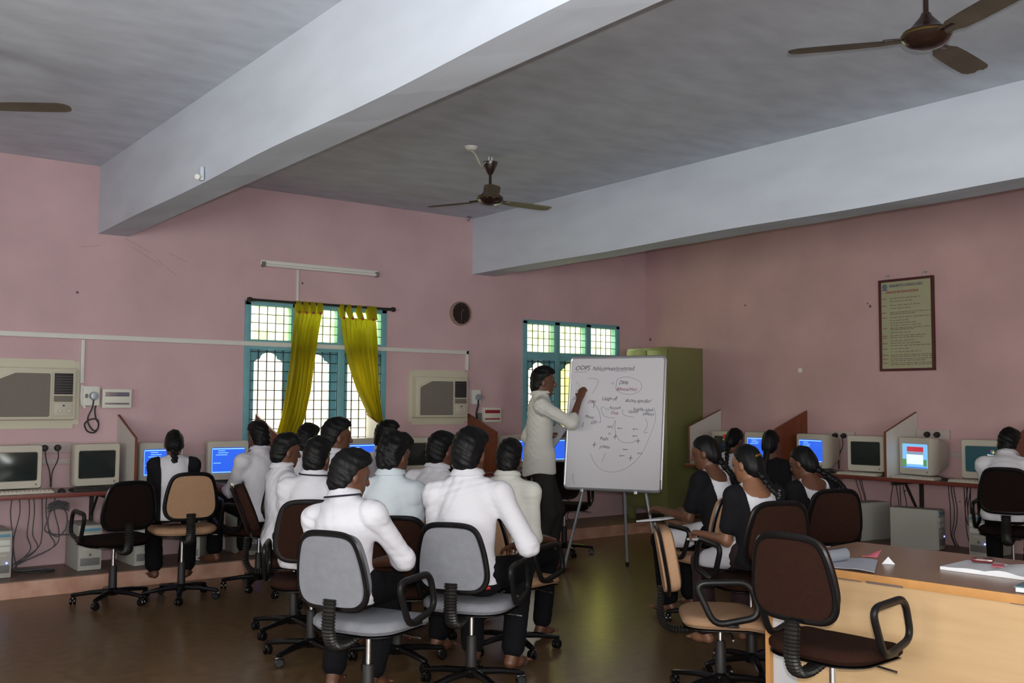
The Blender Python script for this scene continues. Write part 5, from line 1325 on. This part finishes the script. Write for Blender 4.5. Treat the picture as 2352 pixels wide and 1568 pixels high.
# ------------------------------------------------------------------ wall marks
mk_ = MB(); rn = random.Random(4)
for x, z, l, a in ((-6.30,2.87,.25,-25),(-6.22,2.78,.30,-30),(-6.05,2.70,.22,-38),(-6.70,2.83,.16,10),(-5.95,2.80,.18,-22)):
    mk_.box((x,-.001,z),(l,.0015,.006),rot=(0,R(-a),0))
struct('trim_8', mk_, mat('wall_scuff',(.47,.30,.315),.9))
mk_ = MB()
for y, z, r_ in ((-3.17,2.52,.010),(-3.2,2.49,.016),(-1.6,2.62,.012),(-.08,2.30,.02)): mk_.lathe([(0,0),(r_,0),(0,.001)],10,Matrix.Translation((-.0005,y,z)) @ Matrix.Rotation(R(-90),4,'Y'))
for x, z, r_ in ((-6.80,2.42,.012),(-4.72,2.66,.012)): mk_.lathe([(0,0),(r_,0),(0,.001)],10,Matrix.Translation((x,-.0005,z)) @ rx)
for y, z, r_ in ((-3.55,.66,.012),(-3.50,.63,.007),(-4.10,.60,.008),(-4.28,.56,.013),(-4.33,.48,.009),(-4.22,.45,.006)): mk_.lathe([(0,0),(r_,0),(0,.001)],10,Matrix.Translation((-.0005,y,z)) @ Matrix.Rotation(R(-90),4,'Y'))
struct('trim_9', mk_, mat('wall_hole',(.16,.10,.11),.9))

# ------------------------------------------------------------------ light
w = bpy.data.worlds.new('sky'); SC.world = w; w.use_nodes = True
nt = w.node_tree; bg = nt.nodes['Background']
tcw = nt.nodes.new('ShaderNodeTexCoord'); sep = nt.nodes.new('ShaderNodeSeparateXYZ'); rp = nt.nodes.new('ShaderNodeValToRGB')
nt.links.new(tcw.outputs['Generated'], sep.inputs[0]); nt.links.new(sep.outputs['Z'], rp.inputs[0]); nt.links.new(rp.outputs[0], bg.inputs[0])
rp.color_ramp.elements[0].position = .0; rp.color_ramp.elements[0].color = (.95,.90,.72,1); rp.color_ramp.elements[1].position = .25; rp.color_ramp.elements[1].color = (.95,1,1,1)
bg.inputs[1].default_value = 3.2
def area(name, loc, rot, sx_, sy_, power, col):
    l = bpy.data.lights.new(name, 'AREA'); l.shape = 'RECTANGLE'; l.size = sx_; l.size_y = sy_; l.energy = power; l.color = col
    o = bpy.data.objects.new(name, l); COL.objects.link(o); o.location = loc; o.rotation_euler = rot; return o
DAY = (.86,.93,1.0)
for i, (a, pw) in enumerate(zip(LW, (190,150,50))): area('window_daylight', (XL-.26,(a[0]+a[1])/2,(a[2]+a[3])/2), (0,R(-112),0), a[3]-a[2], a[1]-a[0], pw, DAY)
for i, (a, pw) in enumerate(zip(FW, (150,110))): area('window_daylight', ((a[0]+a[1])/2,YF-.26,(a[2]+a[3])/2), (R(112),0,0), a[1]-a[0], a[3]-a[2], pw, DAY)
for a, pw in zip(WIN, (22,24)): area('window_daylight', ((a[0]+a[1])/2,.42,(a[2]+a[3])/2+.1), (R(-90),0,0), a[1]-a[0], a[3]-a[2], pw, (1,.98,.86))

# ------------------------------------------------------------------ camera
yaw, pit, rol = 0.64699221, 0.06135878, 0.00524313
f = Vector((math.sin(yaw)*math.cos(pit), math.cos(yaw)*math.cos(pit), math.sin(pit))); r0 = Vector((math.cos(yaw), -math.sin(yaw), 0)); u0 = r0.cross(f)
r_ = r0*math.cos(rol)+u0*math.sin(rol); u_ = -r0*math.sin(rol)+u0*math.cos(rol)
cd = bpy.data.cameras.new('camera'); cam = bpy.data.objects.new('camera', cd); COL.objects.link(cam)
cd.sensor_width = 36; cd.sensor_fit = 'HORIZONTAL'; cd.lens = 34.789; cd.clip_start = .05; cd.clip_end = 200
cam.matrix_world = Matrix(((r_.x,u_.x,-f.x,-8.914),(r_.y,u_.y,-f.y,-8.981),(r_.z,u_.z,-f.z,1.5),(0,0,0,1)))
SC.camera = cam
# the camera's own flash, a little above and to the right of the lens
fl = bpy.data.lights.new('camera_flash', 'SPOT'); fl.energy = 340; fl.spot_size = R(86); fl.spot_blend = .6; fl.shadow_soft_size = .012; fl.color = (1,.97,.95)
fo = bpy.data.objects.new('camera_flash', fl); COL.objects.link(fo); fo.matrix_world = Matrix.Translation(u_*.075+r_*.035) @ cam.matrix_world
vs = SC.view_settings; vs.view_transform = 'Standard'; vs.look = 'None'; vs.gamma = 1; vs.use_curve_mapping = False; vs.exposure = 0.05
cy = SC.cycles; cy.max_bounces = 7; cy.diffuse_bounces = 4; cy.glossy_bounces = 3; cy.transmission_bounces = 4; cy.transparent_max_bounces = 8
cy.use_denoising = True; cy.sample_clamp_indirect = 4.; cy.caustics_reflective = False; cy.caustics_refractive = False
